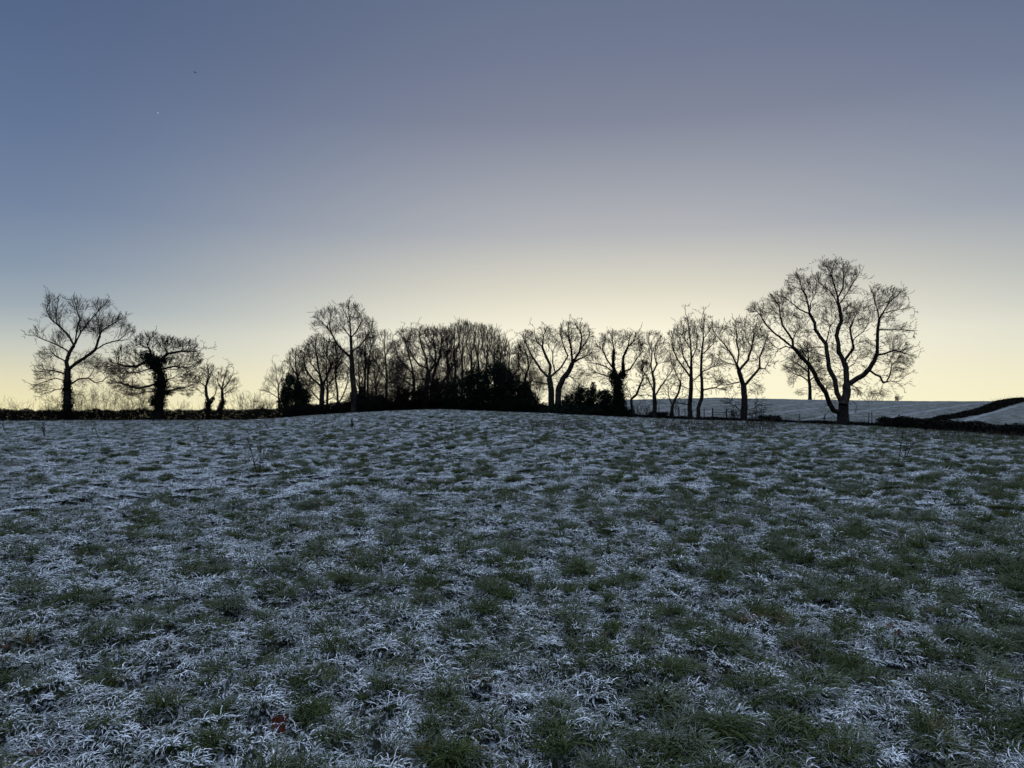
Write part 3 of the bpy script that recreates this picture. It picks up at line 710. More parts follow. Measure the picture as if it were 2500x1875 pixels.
for k_, (bx, top, w_, lab) in enumerate([(700, 560, 110, 'faint bare tree far back behind the round-crowned tree'), (980, 520, 100, 'faint bare tree far back between the tallest tree and the slim pair'), (1120, 560, 110, 'faint bare tree far back left of the narrow sparse tree'),
      (1310, 600, 110, 'faint bare tree far back behind the left-leaning bushy tree'), (1600, 600, 120, 'faint bare tree far back seen between the two oaks'), (1820, 620, 100, 'faint bare tree far back right of the forked oak')]):
    tree('background_tree', lab, 2, 103 + k_, .17, f'{bx},1030 {bx+6},880 {bx-8},{top+180} {bx},{top+60}', [f'{bx},900 {bx-w_*.6:.0f},{top+200} {bx-w_*.7:.0f},{top+110}', f'{bx},880 {bx+w_*.6:.0f},{top+190} {bx+w_*.7:.0f},{top+100}', f'{bx},820 {bx+w_*.3:.0f},{top+120}'],
         [f'{bx} {top+60} {w_*.6:.0f} 70', f'{bx-w_*.5:.0f} {top+130} {w_*.5:.0f} 80', f'{bx+w_*.5:.0f} {top+130} {w_*.5:.0f} 80', f'{bx} {top+220} {w_*.9:.0f} 90', f'{bx} {top+320} {w_*.9:.0f} 70'], up=.5, seed=90 + k_, group='faint trees at the back of the wood', dens=.8, twig=(2, .35, .8, 1))
# --- right row
tree('ivy_clad_tree', 'ivy-smothered thick trunk with bare crown beside the dark bushes, right of centre', 4, 81, .36, '380,1040 385,900 380,800 370,700',
 ['370,700 345,620 345,530 350,470 335,400 330,340', '390,720 430,660 430,600 430,540 470,450 490,360', '430,690 490,640 540,560 590,500', '350,690 280,620 220,600 160,590', '350,650 290,560 250,470 270,380', '330,740 260,690 190,670', '470,450 530,390 540,340'],
 ['280 370 75 50', '340 350 70 45', '240 450 75 75', '180 560 75 60', '450 360 70 50', '540 360 75 50', '520 450 75 65', '580 450 50 70', '170 680 80 60', '560 600 50 55', '280 740 55 50', '400 430 60 60'], up=.35, seed=50, dens=1.0, twig=(2, .35, .85, 2),
 ivy=[('385,1050 390,900 385,800 370,710', 62), ('360,710 345,620 345,530 350,470', 15), ('420,720 430,650 430,590', 17)], ivy_blobs=['340 700 50 60', '430 690 45 40', '400 950 65 70'])
tree('leaning_tree', 'small crooked tree leaning right just beside the ivied trunk', 4, 81, .14, '515,1040 505,960 500,900 545,860 575,780 600,720 590,660', ['500,900 490,850 470,820', '575,790 640,760', '600,710 640,640'],
 ['580 640 45 45', '475 820 40 30', '620 610 40 55', '640 740 40 30'], up=.3, seed=51, twig=(2, .3, .6, 2), step=.18)
tree('bare_tree', 'forked bare tree standing on the low mound between two leaning trees', 4, 78, .22, '700,1030 700,930 695,880',
 ['690,870 680,800 640,720 600,650 590,600', '695,860 700,760 670,620 680,500 650,400', '700,880 750,800 790,740 840,670 880,610', '690,680 720,600 700,520 720,420', '680,880 640,860 590,870', '790,740 860,720'],
 ['650 350 65 50', '720 360 70 50', '760 420 55 55', '640 440 50 60', '700 480 70 70', '770 520 60 60', '820 600 70 50', '600 600 50 50', '840 700 55 40', '640 550 45 55', '590 860 40 20'], up=.35, seed=52, twig=(2, .35, .8, 2))
tree('leaning_tree', 'small crooked tree leaning right out of a knobbly stump', 4, 77, .16, '850,1060 850,1000 850,980 880,900 910,850 930,780 940,700 965,640', ['850,960 830,900 820,850 815,800', '880,900 960,885 1000,890', '930,760 890,690 870,620'],
 ['870 630 50 55', '940 620 45 55', '820 800 35 40', '900 750 45 45'], up=.35, seed=53, twig=(2, .3, .6, 2), step=.28, ivy_blobs=['850 1030 20 34'])
tree('bare_tree', 'tall upright bare tree with fan-shaped crown, left of the slim tall one', 4, 76, .23, '1010,1065 1005,950 1010,800 1015,700 1015,560 1010,450 1000,350 990,260 980,200',
 ['1010,720 960,640 900,560 860,470 850,380', '1000,640 950,540 930,440 910,330', '1015,560 1060,470 1070,380 1060,280', '1010,760 1080,700 1140,640', '1000,820 950,790 890,780', '1005,940 940,938 885,932 880,970 885,1010', '1010,480 970,400 950,300'],
 ['980 230 55 45', '930 290 60 50', '870 360 60 65', '1020 280 55 55', '990 370 70 60', '870 460 60 65', '1050 380 45 70', '930 470 70 70', '850 560 50 55', '1050 470 45 55', '890 780 35 30'], up=.5, seed=54, twig=(2, .35, .8, 2))
tree('bare_tree', 'slimmest tall bare tree with drooping right-hand branches', 4, 75.5, .18, '1080,1070 1075,980 1105,880 1105,780 1095,650 1100,500 1110,380 1110,280 1120,200',
 ['1105,820 1170,810 1230,800 1290,760', '1100,680 1170,640 1240,600', '1100,520 1160,470 1220,410', '1108,380 1170,320 1200,260', '1105,860 1060,800', '1240,795 1330,830'],
 ['1130 220 50 45', '1110 300 45 55', '1160 310 50 60', '1150 430 50 65', '1200 410 50 60', '1180 540 60 50', '1200 620 70 40', '1250 720 80 45', '1280 800 70 40'], up=.4, seed=55, twig=(2, .35, .8, 2))
tree('bare_tree', 'bare spreading tree with sturdy trunk beside the gate, left of the largest tree', 4, 74, .32, '1470,1065 1475,900 1470,790 1440,700 1410,610',
 ['1410,610 1370,520 1300,420 1250,370 1200,290', '1410,610 1430,500 1410,420 1410,320 1400,240', '1450,640 1510,560 1540,450 1560,340 1550,260', '1475,780 1560,690 1610,630 1610,540 1650,430 1680,370', '1610,640 1650,640 1680,590 1720,580',
  '1430,760 1360,770 1310,780 1260,770', '1400,610 1330,590 1280,560', '1540,450 1490,370 1480,280', '1490,1000 1560,980 1620,930', '1440,1040 1400,960 1330,920', '1480,1030 1560,1020 1630,1000', '1600,560 1560,480'],
 ['1220 270 55 55', '1270 330 70 50', '1330 300 60 50', '1410 250 75 45', '1500 260 75 55', '1580 280 70 60', '1400 350 65 55', '1620 360 75 65', '1550 380 65 65', '1690 420 55 55', '1650 500 65 55', '1300 480 65 60', '1280 580 65 45',
  '1480 460 55 55', '1700 580 50 35', '1290 760 90 40', '1580 810 75 65', '1620 950 50 30', '1320 920 50 30'], up=.35, seed=56, twig=(2, .35, .85, 2))
tree('distant_tree', 'small round-crowned tree on the hill skyline seen through the largest tree', 5, 186, .42, '712,1352 712,1240 705,1180 700,1100 700,950',
 ['708,1200 640,1150 560,1120', '708,1200 780,1120 800,1060', '705,1120 620,1050 560,1010', '712,1240 780,1250', '702,1000 740,930', '702,1000 650,940'],
 ['680 940 100 80', '590 1010 90 70', '530 1080 70 60', '560 1180 50 70', '640 1100 90 80', '740 1000 80 70', '790 1100 70 60', '780 1210 60 60', '700 870 50 45', '620 1290 50 40'], up=.1, seed=57, step=.45, trad=.015, tip=.024, twig=(3, .7, 1.7, 2), dens=.8, fill=2)

# --- small bare bushes and scrub
def bare_bush(name, label, px, py, Y, wpx, hpx, seed, stems=9, pale=False, group=None, cat_='bush', fine=1.0):
    rng = np.random.default_rng(seed)
    b = pix(px, py, Y); b[2] = gz(b[0], b[1]) - .05
    if py < 985 and Y < 400 and px < 1300: pass
    Wm = wpx * Y / F; top = pix(px, py - hpx, Y)[2]; H = max(.6, top - b[2])
    n0 = stems; p = b + np.stack([rng.uniform(-.25, .25, n0) * Wm, rng.uniform(-.3, .3, n0) * Wm, np.zeros(n0)], -1)
    d = unit(np.stack([rng.normal(0, .45, n0) * Wm / H, rng.normal(0, .45, n0) * Wm / H, np.ones(n0)], -1))
    PP = []; RR = []; sc_ = Y / 85
    def grow(p, d, ln, k, r):
        pts = [p]
        for s in range(k):
            p = p + d * (ln / k)[:, None]; pts.append(p); d = unit(d + rng.normal(0, .18, d.shape) + np.array([0, 0, .04]))
        Q = np.stack(pts, 1); R = r * np.linspace(1, .45, k + 1)[None] * np.ones((len(p), 1)); PP.append(Q); RR.append(R); return Q
    Q = grow(p, d, H * rng.uniform(.6, .95, n0), 4, .022 * sc_)
    for (m_, lf, r) in ((int(5 * fine), .45, .013), (4, .24, .009), (3, .12, .007)):
        src = Q[:, 1:]; n = len(src); pp = src[:, rng.integers(0, 4, m_)].reshape(-1, 3)
        dv = unit(np.repeat(unit(Q[:, -1] - Q[:, 0]), m_, 0) * .6 + rng.normal(0, .55, pp.shape) + np.array([0, 0, .2]))
        Q = grow(pp, dv, H * lf * rng.uniform(.6, 1.2, len(pp)), 4, r * sc_)
    v, f = tube_batch(np.concatenate(PP), np.concatenate(RR), 3)
    root = empty(name, b, label, cat_, group)
    mesh_np('twigs', v, f, TWIG_PALE if pale else TWIG, root); return root
bare_bush('bare_bush', 'dark twiggy bush against the left side of the leftmost trunk', 134, 1015, 84, 55, 42, 1, 14)
bare_bush('bare_bush', 'bare scrub showing just right of the leftmost trunk', 190, 1015, 86, 40, 55, 2, 12)
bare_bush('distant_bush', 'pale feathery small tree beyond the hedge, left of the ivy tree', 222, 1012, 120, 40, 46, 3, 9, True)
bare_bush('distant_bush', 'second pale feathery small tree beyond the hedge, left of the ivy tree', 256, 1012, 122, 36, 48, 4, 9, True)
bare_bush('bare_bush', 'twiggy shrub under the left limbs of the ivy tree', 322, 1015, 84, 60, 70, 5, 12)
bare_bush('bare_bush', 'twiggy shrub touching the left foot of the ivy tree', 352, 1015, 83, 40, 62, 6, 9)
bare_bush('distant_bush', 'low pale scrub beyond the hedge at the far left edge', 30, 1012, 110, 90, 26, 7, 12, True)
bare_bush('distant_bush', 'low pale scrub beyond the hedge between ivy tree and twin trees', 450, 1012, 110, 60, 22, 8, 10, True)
bare_bush('rounded_bush', 'rounded leafless bush right of the twin small trees', 606, 1012, 86, 60, 40, 9, 16)
bare_bush('rounded_bush', 'rounded leafless bush left of the pale slender tree', 645, 1010, 87, 50, 36, 10, 16)
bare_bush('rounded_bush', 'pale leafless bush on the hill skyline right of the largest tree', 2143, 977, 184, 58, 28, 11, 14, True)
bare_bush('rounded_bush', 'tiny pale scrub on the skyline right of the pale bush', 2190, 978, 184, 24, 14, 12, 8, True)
bare_bush('bare_bush', 'low leafless shrub between the ivied trunk and the forked tree', 1562, 1022, 80, 45, 36, 13, 12)
bare_bush('bare_bush', 'low leafless shrub at the left foot of the gate tree', 1790, 1030, 74, 40, 34, 14, 8)
bare_bush('bare_bush', 'low leafless shrub at the right foot of the gate tree', 1850, 1030, 74, 50, 40, 15, 8)
for k_, (bx, by, hh, ww) in enumerate([(745, 1005, 60, 40), (880, 1000, 60, 60), (920, 1000, 60, 60), (965, 998, 75, 70), (1000, 998, 80, 60), (1060, 998, 70, 60), (1100, 1000, 70, 50), (1245, 1005, 90, 60), (1300, 1005, 90, 60), (1400, 1008, 70, 60)]):
    bare_bush('undergrowth_shrub', ['leafless shrub beside the holly at the foot of the wood', 'leafless shrub at the foot of the tallest tree', 'leafless shrub under the two slim trees', 'leafless shrub left of the oak pair', 'leafless shrub in front of the left oak',
        'leafless shrub in front of the right oak', 'leafless shrub at the left side of the big evergreen', 'leafless shrub over the right side of the big evergreen', 'leafless shrub left of the wide twin oaks', 'leafless shrub right of the wide twin oaks'][k_], bx, by, 88 + k_ % 3, ww, hh * 1.25, 60 + k_, 22, group='shrubs under the wood')

# --- evergreen bushes: many small leaves on lumpy volumes over a few stems
def evergreen(name, label, Y, blobs, seed, mat_=None, size=(.05, .11), cat_='bush', dens=520, group=None, inner=True):
    rng = np.random.default_rng(seed); A = []; base = None
    sc = Y / F
    for (cx, cy, rx, ry) in blobs:
        c = pix(cx, cy, Y + rng.uniform(-.6, .6)); a_, b_ = rx * sc, ry * sc; dp = min(a_, 2.4)
        n = int(a_ * b_ * dens * 4.5)
        u = unit(rng.normal(0, 1, (n, 3)))
        lump = 1 + .22 * np.sin(u[:, 0] * 7 + seed) * np.sin(u[:, 2] * 6 + cx) + .10 * np.sin(u[:, 0] * 17 + u[:, 2] * 13)
        rr = rng.uniform(.2, 1, n) ** .45 * lump + np.abs(rng.normal(0, .11, n))
        A.append(c + u * rr[:, None] * np.array([a_, dp, b_]))
    A = np.vstack(A); gx = float(np.mean(A[:, 0])); g0 = gz(gx, Y)
    A = A[A[:, 2] > ground(A[:, 0], A[:, 1]) - .1]
    root = empty(name, (gx, Y, g0), label, cat_, group)
    v, f = leaf_cloud(A, rng, *size); mesh_np('foliage', v, f, mat_ or EVERGREEN, root, smooth_=False)
    n = 14; st = np.stack([rng.uniform(A[:, 0].min() * .7 + gx * .3, A[:, 0].max() * .7 + gx * .3, n), Y + rng.uniform(-.6, .6, n), np.full(n, g0 - .1)], -1)
    en = A[rng.integers(0, len(A), n)]; md_ = (st + en) / 2 + rng.normal(0, .2, (n, 3))
    Q = np.stack([st, md_, en], 1); v, f = tube_batch(Q, np.tile(np.array([.07, .045, .015]), (n, 1)), 6); mesh_np('stems', v, f, BARK, root)
    return root
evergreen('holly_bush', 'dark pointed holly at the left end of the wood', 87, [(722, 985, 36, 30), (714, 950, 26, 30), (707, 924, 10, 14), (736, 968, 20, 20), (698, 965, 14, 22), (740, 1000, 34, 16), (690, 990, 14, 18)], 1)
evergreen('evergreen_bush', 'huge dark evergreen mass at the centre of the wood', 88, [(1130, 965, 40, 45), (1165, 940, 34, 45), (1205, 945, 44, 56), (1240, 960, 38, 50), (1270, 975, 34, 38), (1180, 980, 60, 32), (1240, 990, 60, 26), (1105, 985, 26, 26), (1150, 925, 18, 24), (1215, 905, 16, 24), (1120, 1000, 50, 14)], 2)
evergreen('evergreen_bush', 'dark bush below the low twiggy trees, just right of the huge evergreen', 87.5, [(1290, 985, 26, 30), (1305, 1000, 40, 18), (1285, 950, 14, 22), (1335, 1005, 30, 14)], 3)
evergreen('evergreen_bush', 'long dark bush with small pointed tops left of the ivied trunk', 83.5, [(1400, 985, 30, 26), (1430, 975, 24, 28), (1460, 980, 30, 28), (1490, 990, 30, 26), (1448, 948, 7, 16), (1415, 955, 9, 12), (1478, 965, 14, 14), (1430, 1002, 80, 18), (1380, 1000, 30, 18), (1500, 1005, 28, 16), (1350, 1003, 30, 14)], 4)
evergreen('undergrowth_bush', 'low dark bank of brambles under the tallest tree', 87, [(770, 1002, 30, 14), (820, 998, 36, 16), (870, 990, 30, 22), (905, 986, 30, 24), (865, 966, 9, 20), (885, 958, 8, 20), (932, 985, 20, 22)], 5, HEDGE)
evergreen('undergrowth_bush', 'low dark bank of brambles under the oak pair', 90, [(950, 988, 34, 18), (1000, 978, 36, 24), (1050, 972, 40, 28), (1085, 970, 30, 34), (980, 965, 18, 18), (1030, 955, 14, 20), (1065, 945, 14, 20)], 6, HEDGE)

# --- hedges
def hedge(name, label, line, height, width, seed, mat_=HEDGE, dens=420, spikes=10, size=(.04, .09), spike_h=.5, taper=None):
    rng = np.random.default_rng(seed); line = np.array(line, float)
    seg = np.linalg.norm(np.diff(line[:, :2], axis=0), axis=1); cs_ = np.concatenate([[0], np.cumsum(seg)]); Lt = cs_[-1]
    n = int(Lt * height * width * dens * 2.2)
    t_ = rng.uniform(0, Lt, n); x = np.interp(t_, cs_, line[:, 0]); y = np.interp(t_, cs_, line[:, 1])
    hh = height * (1 + .42 * fbm(t_ / 2.1, t_ * 0 + seed, 5, 3)); hh = hh * (np.interp(t_ / Lt, *taper) if taper else 1); ww = width * (1 + .3 * fbm(t_ / 1.4, t_ * 0 + seed + 9, 6, 2))
    vz = rng.uniform(0, 1, n); sd = rng.uniform(-1, 1, n)
    off = sd * ww * .5 * (1 - .35 * vz ** 2); z = vz * hh * (1 - .25 * sd ** 2) + np.abs(rng.normal(0, .04, n))
    dxy = np.gradient(line[:, :2], axis=0); tx = np.interp(t_, cs_, dxy[:, 0]); ty = np.interp(t_, cs_, dxy[:, 1]); nn = np.hypot(tx, ty)
    x2 = x - ty / nn * off; y2 = y + tx / nn * off
    P = np.stack([x2, y2, ground(x2, y2) + z], -1)
    mid = line[len(line) // 2]; root = empty(name, (mid[0], mid[1], gz(mid[0], mid[1])), label, 'hedge')
    v, f = leaf_cloud(P, rng, *size); mesh_np('foliage', v, f, mat_, root, smooth_=False)
    m_ = int(Lt * spikes); t_ = rng.uniform(0, Lt, m_); x = np.interp(t_, cs_, line[:, 0]) + rng.normal(0, width * .2, m_); y = np.interp(t_, cs_, line[:, 1]) + rng.normal(0, width * .2, m_)
    h0 = height * (1 + .42 * fbm(t_ / 2.1, t_ * 0 + seed, 5, 3)) * .75 * (np.interp(t_ / Lt, *taper) if taper else 1)
    P0 = np.stack([x, y, ground(x, y) + h0], -1); d = unit(np.stack([rng.normal(0, .4, m_), rng.normal(0, .4, m_), np.ones(m_)], -1))
    ln = spike_h * rng.gamma(2, .5, m_); P1 = P0 + d * ln[:, None] * .5; d2 = unit(d + rng.normal(0, .25, d.shape)); P2 = P1 + d2 * ln[:, None] * .5
    v, f = tube_batch(np.stack([P0, P1, P2], 1), np.tile(np.array([.012, .009, .004]), (m_, 1)), 3); mesh_np('twigs', v, f, TWIG, root)
    return root
def edge_line(p0, p1, n, dy=.8):
    p = np.linspace(p0, p1, n); D = np.interp(p, EX, ED) + dy; return np.stack([(p - 1250) / F * D, D], -1)
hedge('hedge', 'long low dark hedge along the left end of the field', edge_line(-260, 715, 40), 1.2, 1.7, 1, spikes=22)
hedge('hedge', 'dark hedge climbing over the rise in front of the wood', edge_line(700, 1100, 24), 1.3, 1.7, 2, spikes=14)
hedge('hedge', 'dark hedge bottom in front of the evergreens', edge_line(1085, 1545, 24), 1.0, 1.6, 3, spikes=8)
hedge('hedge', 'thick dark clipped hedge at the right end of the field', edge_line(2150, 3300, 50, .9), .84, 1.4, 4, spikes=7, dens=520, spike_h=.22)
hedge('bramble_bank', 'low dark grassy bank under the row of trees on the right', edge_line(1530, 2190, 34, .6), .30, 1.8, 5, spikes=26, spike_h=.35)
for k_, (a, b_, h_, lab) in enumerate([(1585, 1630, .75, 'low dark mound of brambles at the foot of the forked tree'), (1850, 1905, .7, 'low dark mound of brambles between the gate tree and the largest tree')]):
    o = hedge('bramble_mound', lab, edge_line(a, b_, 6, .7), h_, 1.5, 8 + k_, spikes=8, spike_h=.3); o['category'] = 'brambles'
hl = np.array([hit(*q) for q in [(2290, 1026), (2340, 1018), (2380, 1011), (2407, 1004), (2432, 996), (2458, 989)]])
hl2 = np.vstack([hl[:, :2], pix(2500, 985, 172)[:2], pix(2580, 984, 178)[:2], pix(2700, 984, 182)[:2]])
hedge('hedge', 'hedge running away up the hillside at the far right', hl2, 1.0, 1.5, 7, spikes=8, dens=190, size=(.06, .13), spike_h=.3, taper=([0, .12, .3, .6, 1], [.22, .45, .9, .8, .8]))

# ------------------------------------------------------------------ fence and gate by the row on the right
root = empty('wire_fence', pix(1700, 1028, 78), 'low post and wire fence between the tree trunks on the right', 'fence')
root.location.z = gz(root.location.x, root.location.y)
posts = [(1609, 22), (1656, 22), (1659, 20), (1673, 16), (1719, 18), (1787, 20), (1791, 18), (1845, 18), (1952, 14), (2013, 12), (2120, 22), (2128, 24)]
def cyl(p0, p1, r, sides=8, jitter=0, seed=0):
    rng = np.random.default_rng(seed); k = 5
    tt = np.linspace(0, 1, k)[:, None]; P = p0 * (1 - tt) + p1 * tt + rng.normal(0, jitter, (k, 3)) * np.sin(tt * math.pi)
    V, Fq = tube_batch(P[None], np.full((1, k), r), sides)
    return V, Fq
def post(px, hpx, par, seed):
    rng = np.random.default_rng(seed); Y = float(np.interp(px, EX, ED)) + 1.8
    b = pix(px, 1000, Y); b[2] = gz(b[0], b[1]) - .1; t_ = b + np.array([rng.normal(0, .05), rng.normal(0, .03), .1 + .35 + hpx * Y / F])
    v, f = cyl(b, t_, .04, 8, .008, seed); s = 8
    cap = np.arange(len(v) - s, len(v))[None]
    mesh_np('post', v, [f, cap], WOOD, par, smooth_=False); return t_
tops = [post(px, h_, root, 70 + i) for i, (px, h_) in enumerate(posts)]
wires = []
for a, b_ in zip(tops[:-1], tops[1:]):
    for dz in (.08, .35):
        wires.append(cyl(a - [0, 0, dz], b_ - [0, 0, dz], .008, 4))
v, f = cat(wires); mesh_np('wire', v, f, WOOD, root)
g0 = pix(1740, 1010, 77.6); g1 = pix(1774, 1010, 77.3); root = empty('field_gate', (g0[0], g0[1], gz(g0[0], g0[1])), 'small low wooden gate between posts, left of the sturdy gate tree', 'gate')
for gp, sd in ((g0, 1), (g1, 2)):
    gp[2] = gz(gp[0], gp[1]); v, f = cyl(gp - [0, 0, .1], gp + [0, 0, 1.15], .075, 8, .006, sd); mesh_np('post', v, [f, np.arange(len(v) - 8, len(v))[None]], WOOD, root, smooth_=False)
for hz in (.5, .72, .92):
    v, f = cyl(g0 + [0, 0, hz], g1 + [0, 0, hz], .024, 6, .006, int(hz * 100)); mesh_np('rail', v, f, WOOD, root)

# ------------------------------------------------------------------ dry weeds standing in the field
def weed(px, py, hpx, stems, label, seed, lean=0.0, bushy=1.0, dens=1.0):
    rng = np.random.default_rng(seed)
    p = hit(px, py, 4, 100); Y = p[1]; H = hpx * Y / F; p[2] -= .02
    root = empty('dried_weed', p, label, 'weed', 'dried weeds standing in the field')
    for s in range(stems):
        l = lean + rng.normal(0, .12); hh = H * rng.uniform(.72, 1) if s else H
        k = 9; tt = np.linspace(0, 1, k)[:, None]
        b = p + np.array([rng.normal(0, .025), rng.normal(0, .025), 0])
        Q = b + tt * np.array([l * hh, rng.normal(0, .08) * hh, hh]) + np.array([1., 0, 0]) * (np.sin(tt * 2.6 + seed) * .02 * hh)
        rad_ = max(.008, .0003 * Y)
        st = [tube_batch(Q[None], (rad_ * np.linspace(1.25, .6, k))[None], 5)]
        nb = int(rng.integers(4, 8) * bushy)
        BP = []
        for q in range(nb):
            f_ = rng.uniform(.35, .97); c = Q[int(f_ * (k - 1))]; sg = rng.choice([-1, 1]); L_ = hh * rng.uniform(.08, .22) * (1.15 - f_ * .6)
            d = unit(np.array([sg * rng.uniform(.35, .8), rng.normal(0, .4), 1]))
            BP.append(np.stack([c, c + d * L_ * .5, c + (d + np.array([0, 0, .25])) * L_]))
        BP = np.array(BP); st.append(tube_batch(BP, np.tile(np.array([.7, .55, .4]) * rad_, (nb, 1)), 4))
        v, f = cat(st); so_ = mesh_np('stem', v, f, WEED, root)
        sp = []
        for bq in BP:
            m_ = int(9 * dens); u = rng.random((m_, 1)); sp.append(bq[1] * (1 - u) + bq[2] * u + rng.normal(0, .008 * hh + .003, (m_, 3)))
        m_ = int(26 * dens); u = rng.uniform(.55, 1, (m_, 1)); sp.append(b + u * np.array([l * hh, 0, hh]) + rng.normal(0, .012 * hh + .003, (m_, 3)) * np.array([1, 1, .4]))
        sp = np.vstack(sp); v, f = leaf_cloud(sp, rng, rad_ * .9, rad_ * 2.4); sh_ = mesh_np('seed_head', v, f, WEED, root, smooth_=False); sh_.parent = so_
weed(628, 1180, 128, 2, 'tallest dried dock with two upright stems in the left part of the field', 1, .02, 1.2)
weed(578, 1098, 50, 2, 'dried weed leaning left just behind the tallest two-stemmed dock', 2, -.75, .9, .6)
weed(112, 1072, 42, 4, 'bushy dried weed cluster in front of the leftmost tree', 3, -.25)
weed(85, 1066, 34, 1, 'single thin dried stem left of the bushy weed cluster', 4, 0, .8, .5)
weed(18, 1062, 28, 1, 'bent dried stem at the left edge of the field', 5, -.35, .8, .6)
weed(222, 1062, 30, 1, 'thin dried stem midway between the leftmost and the ivy tree', 6, .1, .7, .5)
weed(240, 1072, 36, 1, 'arching dried stem in front of the ivy tree, left side', 7, -.3, .7, .5)
weed(480, 1062, 30, 2, 'dried weed below the twin small trees', 8, 0, .8, .6)
weed(655, 1052, 20, 2, 'short dried weed leaning left, upper left of the rise', 9, -.4, .7, .6)
weed(860, 1052, 34, 4, 'fan-shaped dried weed on the slope below the tallest tree of the wood', 10, .15, 1.1)
weed(817, 1030, 16, 1, 'short dark stem left of the fan-shaped weed', 11, 0, .6, .6)
weed(1102, 1068, 34, 1, 'upright dried dock left of centre below the wood', 12, 0, 1)
weed(1188, 1084, 44, 2, 'dried dock at the centre of the field', 13, -.08, 1)
weed(1475, 1072, 34, 1, 'upright dried dock below the ivied trunk', 14, 0, 1.1)
weed(1556, 1062, 26, 1, 'thin dried stem right of the dock below the ivied trunk', 15, .05, .7, .5)
weed(2206, 1128, 60, 2, 'dried dock with a heavy seed head leaning right, right side of the field', 16, .32, 1.6, 1.6)
weed(2194, 1150, 105, 1, 'tall bare dried stem beside the leaning dock on the right', 17, -.07, .7, .4)
weed(2030, 1066, 26, 2, 'short dried weed below the largest tree', 18, 0, .9, .8)
weed(2137, 1060, 24, 1, 'thin dried stem right of the foot of the largest tree', 19, .05, .7, .5)
weed(1300, 1066, 22, 1, 'little dried stem right of centre below the wide oaks', 20, -.1, .7, .5)
weed(995, 1050, 20, 1, 'little dried stem on the rise below the oak pair', 21, 0, .7, .5)
weed(770, 1040, 16, 1, 'little dried stem near the left foot of the rise', 22, .1, .7, .5)

# patches of long dead grass
def dead_grass(name, label, regions, seed, n_per=1.0):
    rng = np.random.default_rng(seed); Q = []; RR = []
    for (xa, xb, ya, yb, hp, n) in regions:
        for i in range(int(n * n_per)):
            px = rng.uniform(xa, xb); py = rng.uniform(ya, yb)
            Dm = float(np.interp(px, EX, ED)); Yg = None
            p = HITS(px, py); Y = p[1]
            h_ = hp * Y / F * rng.uniform(.5, 1.2)
            k = rng.normal(0, .22); d = np.array([k, rng.normal(0, .2), 1]); b = p.copy()
            Q.append(np.stack([b, b + d * h_ * .55, b + d * h_ + np.array([k * .4 * h_, 0, 0])])); RR.append(np.array([1, .8, .35]) * .012 * (Y / 50))
    v, f = tube_batch(np.array(Q), np.array(RR), 3); o = mesh_np(name, v, f, DEADGRASS); tag(o, label, 'dead grass', kind='stuff')
def HITS(px, py):
    # quick ground hit by bisection
    lo, hi = 20., float(np.interp(px, EX, ED)) + .5
    for _ in range(14):
        mid_ = (lo + hi) / 2; p = pix(px, py, mid_)
        if p[2] > base_h(p[0], p[1]): lo = mid_
        else: hi = mid_
    p = pix(px, py, lo); p[2] = float(base_h(p[0], p[1])); return p
dead_grass('long_dead_grass', 'thin brown dead grass in a low strip right of centre', [(1290, 1440, 1038, 1052, 13, 420), (1240, 1500, 1030, 1050, 8, 250)], 1)
dead_grass('long_dead_grass', 'wider brown dead grass strip below the row of trees', [(1600, 1900, 1036, 1060, 15, 1000), (1500, 2060, 1034, 1056, 10, 700)], 2)
dead_grass('long_dead_grass', 'brown dead grass strip along the thick right hedge', [(2180, 2500, 1060, 1082, 15, 800), (2100, 2500, 1052, 1076, 9, 500)], 3)
dead_grass('long_dead_grass', 'sparse dead grass at the foot of the left hedge', [(-60, 700, 1030, 1042, 9, 600)], 4)
tz = hit(1203, 1022, 40, 90); rng_ = np.random.default_rng(3)
o_ = mesh_np('blades', *(lambda q: (q[0] * np.array([4.2, 4.2, 2.6]) + tz, q[1]))(blades(rng_, 160, .10, .08, .16, .003, 25, 80, .2, 5, .05)), DEADGRASS)
ts = empty('grass_tussock', tz, 'small dark tussock alone on the rise before the huge evergreen', 'tussock'); o_.parent = ts; o_.data.transform(__import__('mathutils').Matrix.Translation(-Vector(tz)))

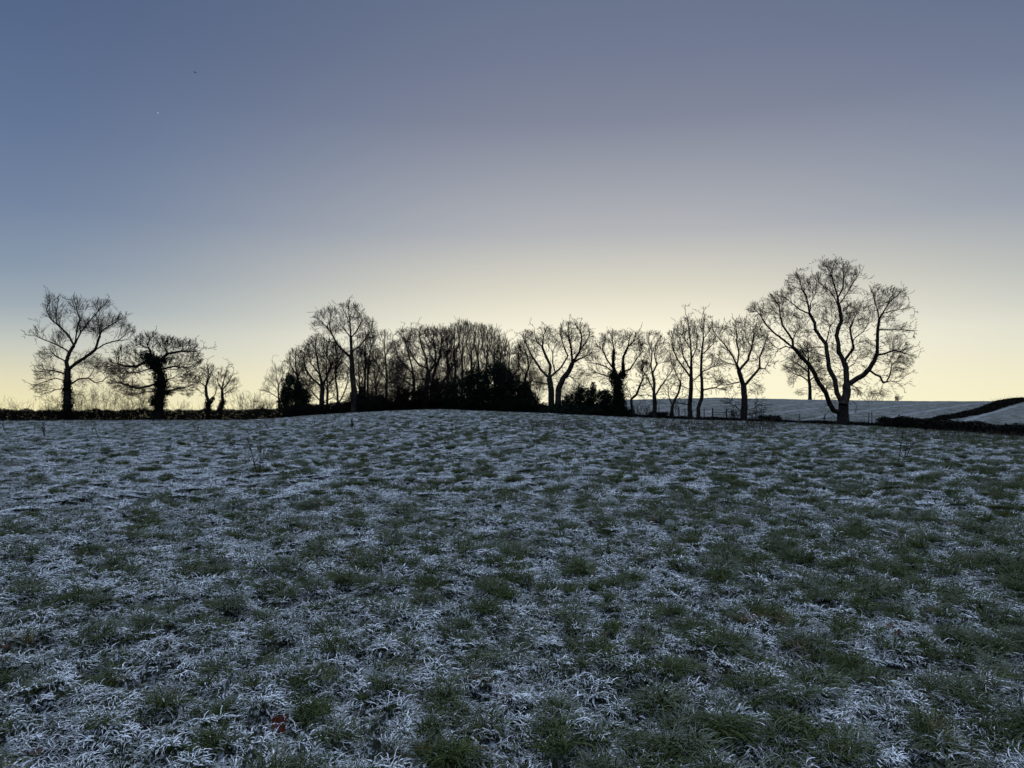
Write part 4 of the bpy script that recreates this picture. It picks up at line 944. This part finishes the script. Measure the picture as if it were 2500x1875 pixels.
# ------------------------------------------------------------------ fallen leaves
def leaf(px, py, w_, label, seed, colr, tilt=(0.5, .2), ratio=.7):
    rng = np.random.default_rng(seed); lo, hi = 2., 60.
    for _ in range(26):
        m_ = (lo + hi) / 2; p = pix(px, py, m_)
        if p[2] > gz(p[0], p[1]) + .085: lo = m_
        else: hi = m_
    p = pix(px, py, lo); nu, nv = 20, 24
    V = [[0, 0, 0]]; 
    for i in range(1, nu + 1):
        for j in range(nv):
            a = j / nv * 2 * math.pi; r = i / nu
            lobes = 1 + .13 * math.sin(a * 5 + seed) + .05 * math.sin(a * 11) - (.28 * math.exp(-((a - 4.2) / .25) ** 2))
            x = r * lobes * math.cos(a) * w_ / 2; y = r * lobes * math.sin(a) * w_ / 2 * ratio
            z = .16 * w_ * math.sin(x / w_ * 5) + .10 * w_ * abs(y / w_) * 2 + .02 * w_ * math.sin(a * 6) * r
            V.append([x, y, z])
    V = np.array(V); f3 = [[0, 1 + j, 1 + (j + 1) % nv] for j in range(nv)]
    f4 = [[1 + i * nv + j, 1 + (i + 1) * nv + j, 1 + (i + 1) * nv + (j + 1) % nv, 1 + i * nv + (j + 1) % nv] for i in range(nu - 1) for j in range(nv)]
    root = empty('fallen_leaf', p, label, 'leaf'); root.rotation_euler = (tilt[0], tilt[1], rng.uniform(-.4, .4))
    m, t, b = mat('dead_leaf'); g = add(t, 'ShaderNodeTexCoord'); f = noise(t, 60, 4, g.outputs['Object'])
    t.links.new(mixrgb(t, mapr(t, f, .35, .65), colr + (1,), tuple(c * .55 for c in colr) + (1,)), b.inputs['Base Color']); b.inputs['Roughness'].default_value = .5
    me = bpy.data.meshes.new('blade'); me.from_pydata([tuple(q) for q in V], [], f3 + f4); me.materials.append(m)
    for q in me.polygons: q.use_smooth = True
    o = bpy.data.objects.new('blade', me); C.objects.link(o); o.parent = root
    so = o.modifiers.new('thick', 'SOLIDIFY'); so.thickness = .0012
    Q = np.array([[[-w_ * .3, 0, .002], [w_ * .45, 0, .02 * w_], [w_ * .8, .02, .06 * w_]]]); v, f = tube_batch(Q, np.array([[.0012, .0015, .001]]), 5)
    me = bpy.data.meshes.new('stalk'); me.from_pydata([tuple(q) for q in v], [], [tuple(q) for q in f]); me.materials.append(m); o = bpy.data.objects.new('stalk', me); C.objects.link(o); o.parent = root
leaf(692, 1768, .125, 'large reddish-brown dead leaf lying on the frosted grass near the bottom', 1, (.085, .016, .009), (1.0, .1))
leaf(2172, 1528, .055, 'small curled brown leaf on the frost at the right', 2, (.09, .035, .022), (.7, .3))
leaf(2192, 1545, .05, 'second small curled brown leaf just below the first at the right', 3, (.08, .03, .02), (.8, -.3))
leaf(8, 1580, .06, 'small brown leaf at the left edge', 4, (.10, .035, .02), (.6, .2))
leaf(90, 1835, .05, 'small dark brown leaf near the bottom left corner', 5, (.07, .03, .02), (.6, .1))
leaf(690, 1570, .05, 'small dull brown leaf above and behind the large red leaf', 6, (.09, .045, .035), (.5, .1))

# ------------------------------------------------------------------ bird in flight, evening planet
def make_bird():
    p = pix(476, 177.5, 95.)
    root = empty('bird', p, 'tiny dark bird flying high in the upper left sky', 'bird')
    k = 9; tt = np.linspace(0, 1, k); Q = np.stack([np.zeros(k), (tt - .5) * .34, .01 * np.sin(tt * 3)], -1)[None]
    R = (np.array([.008, .030, .040, .050, .052, .045, .030, .022, .018]))[None]
    V, Fq = tube_batch(Q, R, 10)
    parts = [(V, Fq)]
    def wing(s):
        xs = np.linspace(0, 1, 8); top = []; 
        lead = np.stack([s * xs * .26, .05 + .05 * np.sin(xs * 2.6) - .13 * xs ** 2, .03 + .06 * np.sin(xs * 2.8)], -1)
        trail = lead + np.stack([xs * 0, -(.13 * (1 - xs ** 2) + .012), -.008 + xs * 0], -1)
        v = np.vstack([lead + [0, 0, .004], trail + [0, 0, .002], lead - [0, 0, .004], trail - [0, 0, .002]]); f = []
        for i in range(7): f += [[i, i + 1, 9 + i, 8 + i], [16 + i, 24 + i, 25 + i, 17 + i], [i, 16 + i, 17 + i, i + 1], [8 + i, 9 + i, 25 + i, 24 + i]]
        return v, np.array(f)
    tl = (np.array([[-.02, -.15, 0], [.02, -.15, 0], [.06, -.27, .0], [-.06, -.27, .0], [-.02, -.15, .01], [.02, -.15, .01], [.06, -.27, .006], [-.06, -.27, .006]]), np.array([[0, 1, 2, 3], [4, 7, 6, 5], [0, 3, 7, 4], [1, 5, 6, 2], [2, 6, 7, 3], [0, 4, 5, 1]]))
    v, f = cat([parts[0], wing(1), wing(-1), tl]); mesh_np('body', v + p, f, BIRD, root)
    root.rotation_euler = (0, .25, rad(35))
make_bird()
m = bpy.data.materials.new('planet_light'); m.use_nodes = True; t = m.node_tree; t.nodes.clear()
em = add(t, 'ShaderNodeEmission'); em.inputs[0].default_value = (.85, .92, 1, 1); em.inputs[1].default_value = 1.0; o_ = add(t, 'ShaderNodeOutputMaterial'); t.links.new(em.outputs[0], o_.inputs[0])
import bmesh
bm = bmesh.new(); bmesh.ops.create_icosphere(bm, subdivisions=2, radius=9000 * .9 / F); me = bpy.data.meshes.new('planet'); bm.to_mesh(me); bm.free(); me.materials.append(m)
pl = bpy.data.objects.new('planet', me); C.objects.link(pl); pl.location = pix(385.5, 275.5, 9000.); tag(pl, 'tiny bright point of a planet in the upper left sky, below the bird', 'planet')
print('faces', sum(len(o.data.polygons) for o in bpy.data.objects if o.type == 'MESH'))
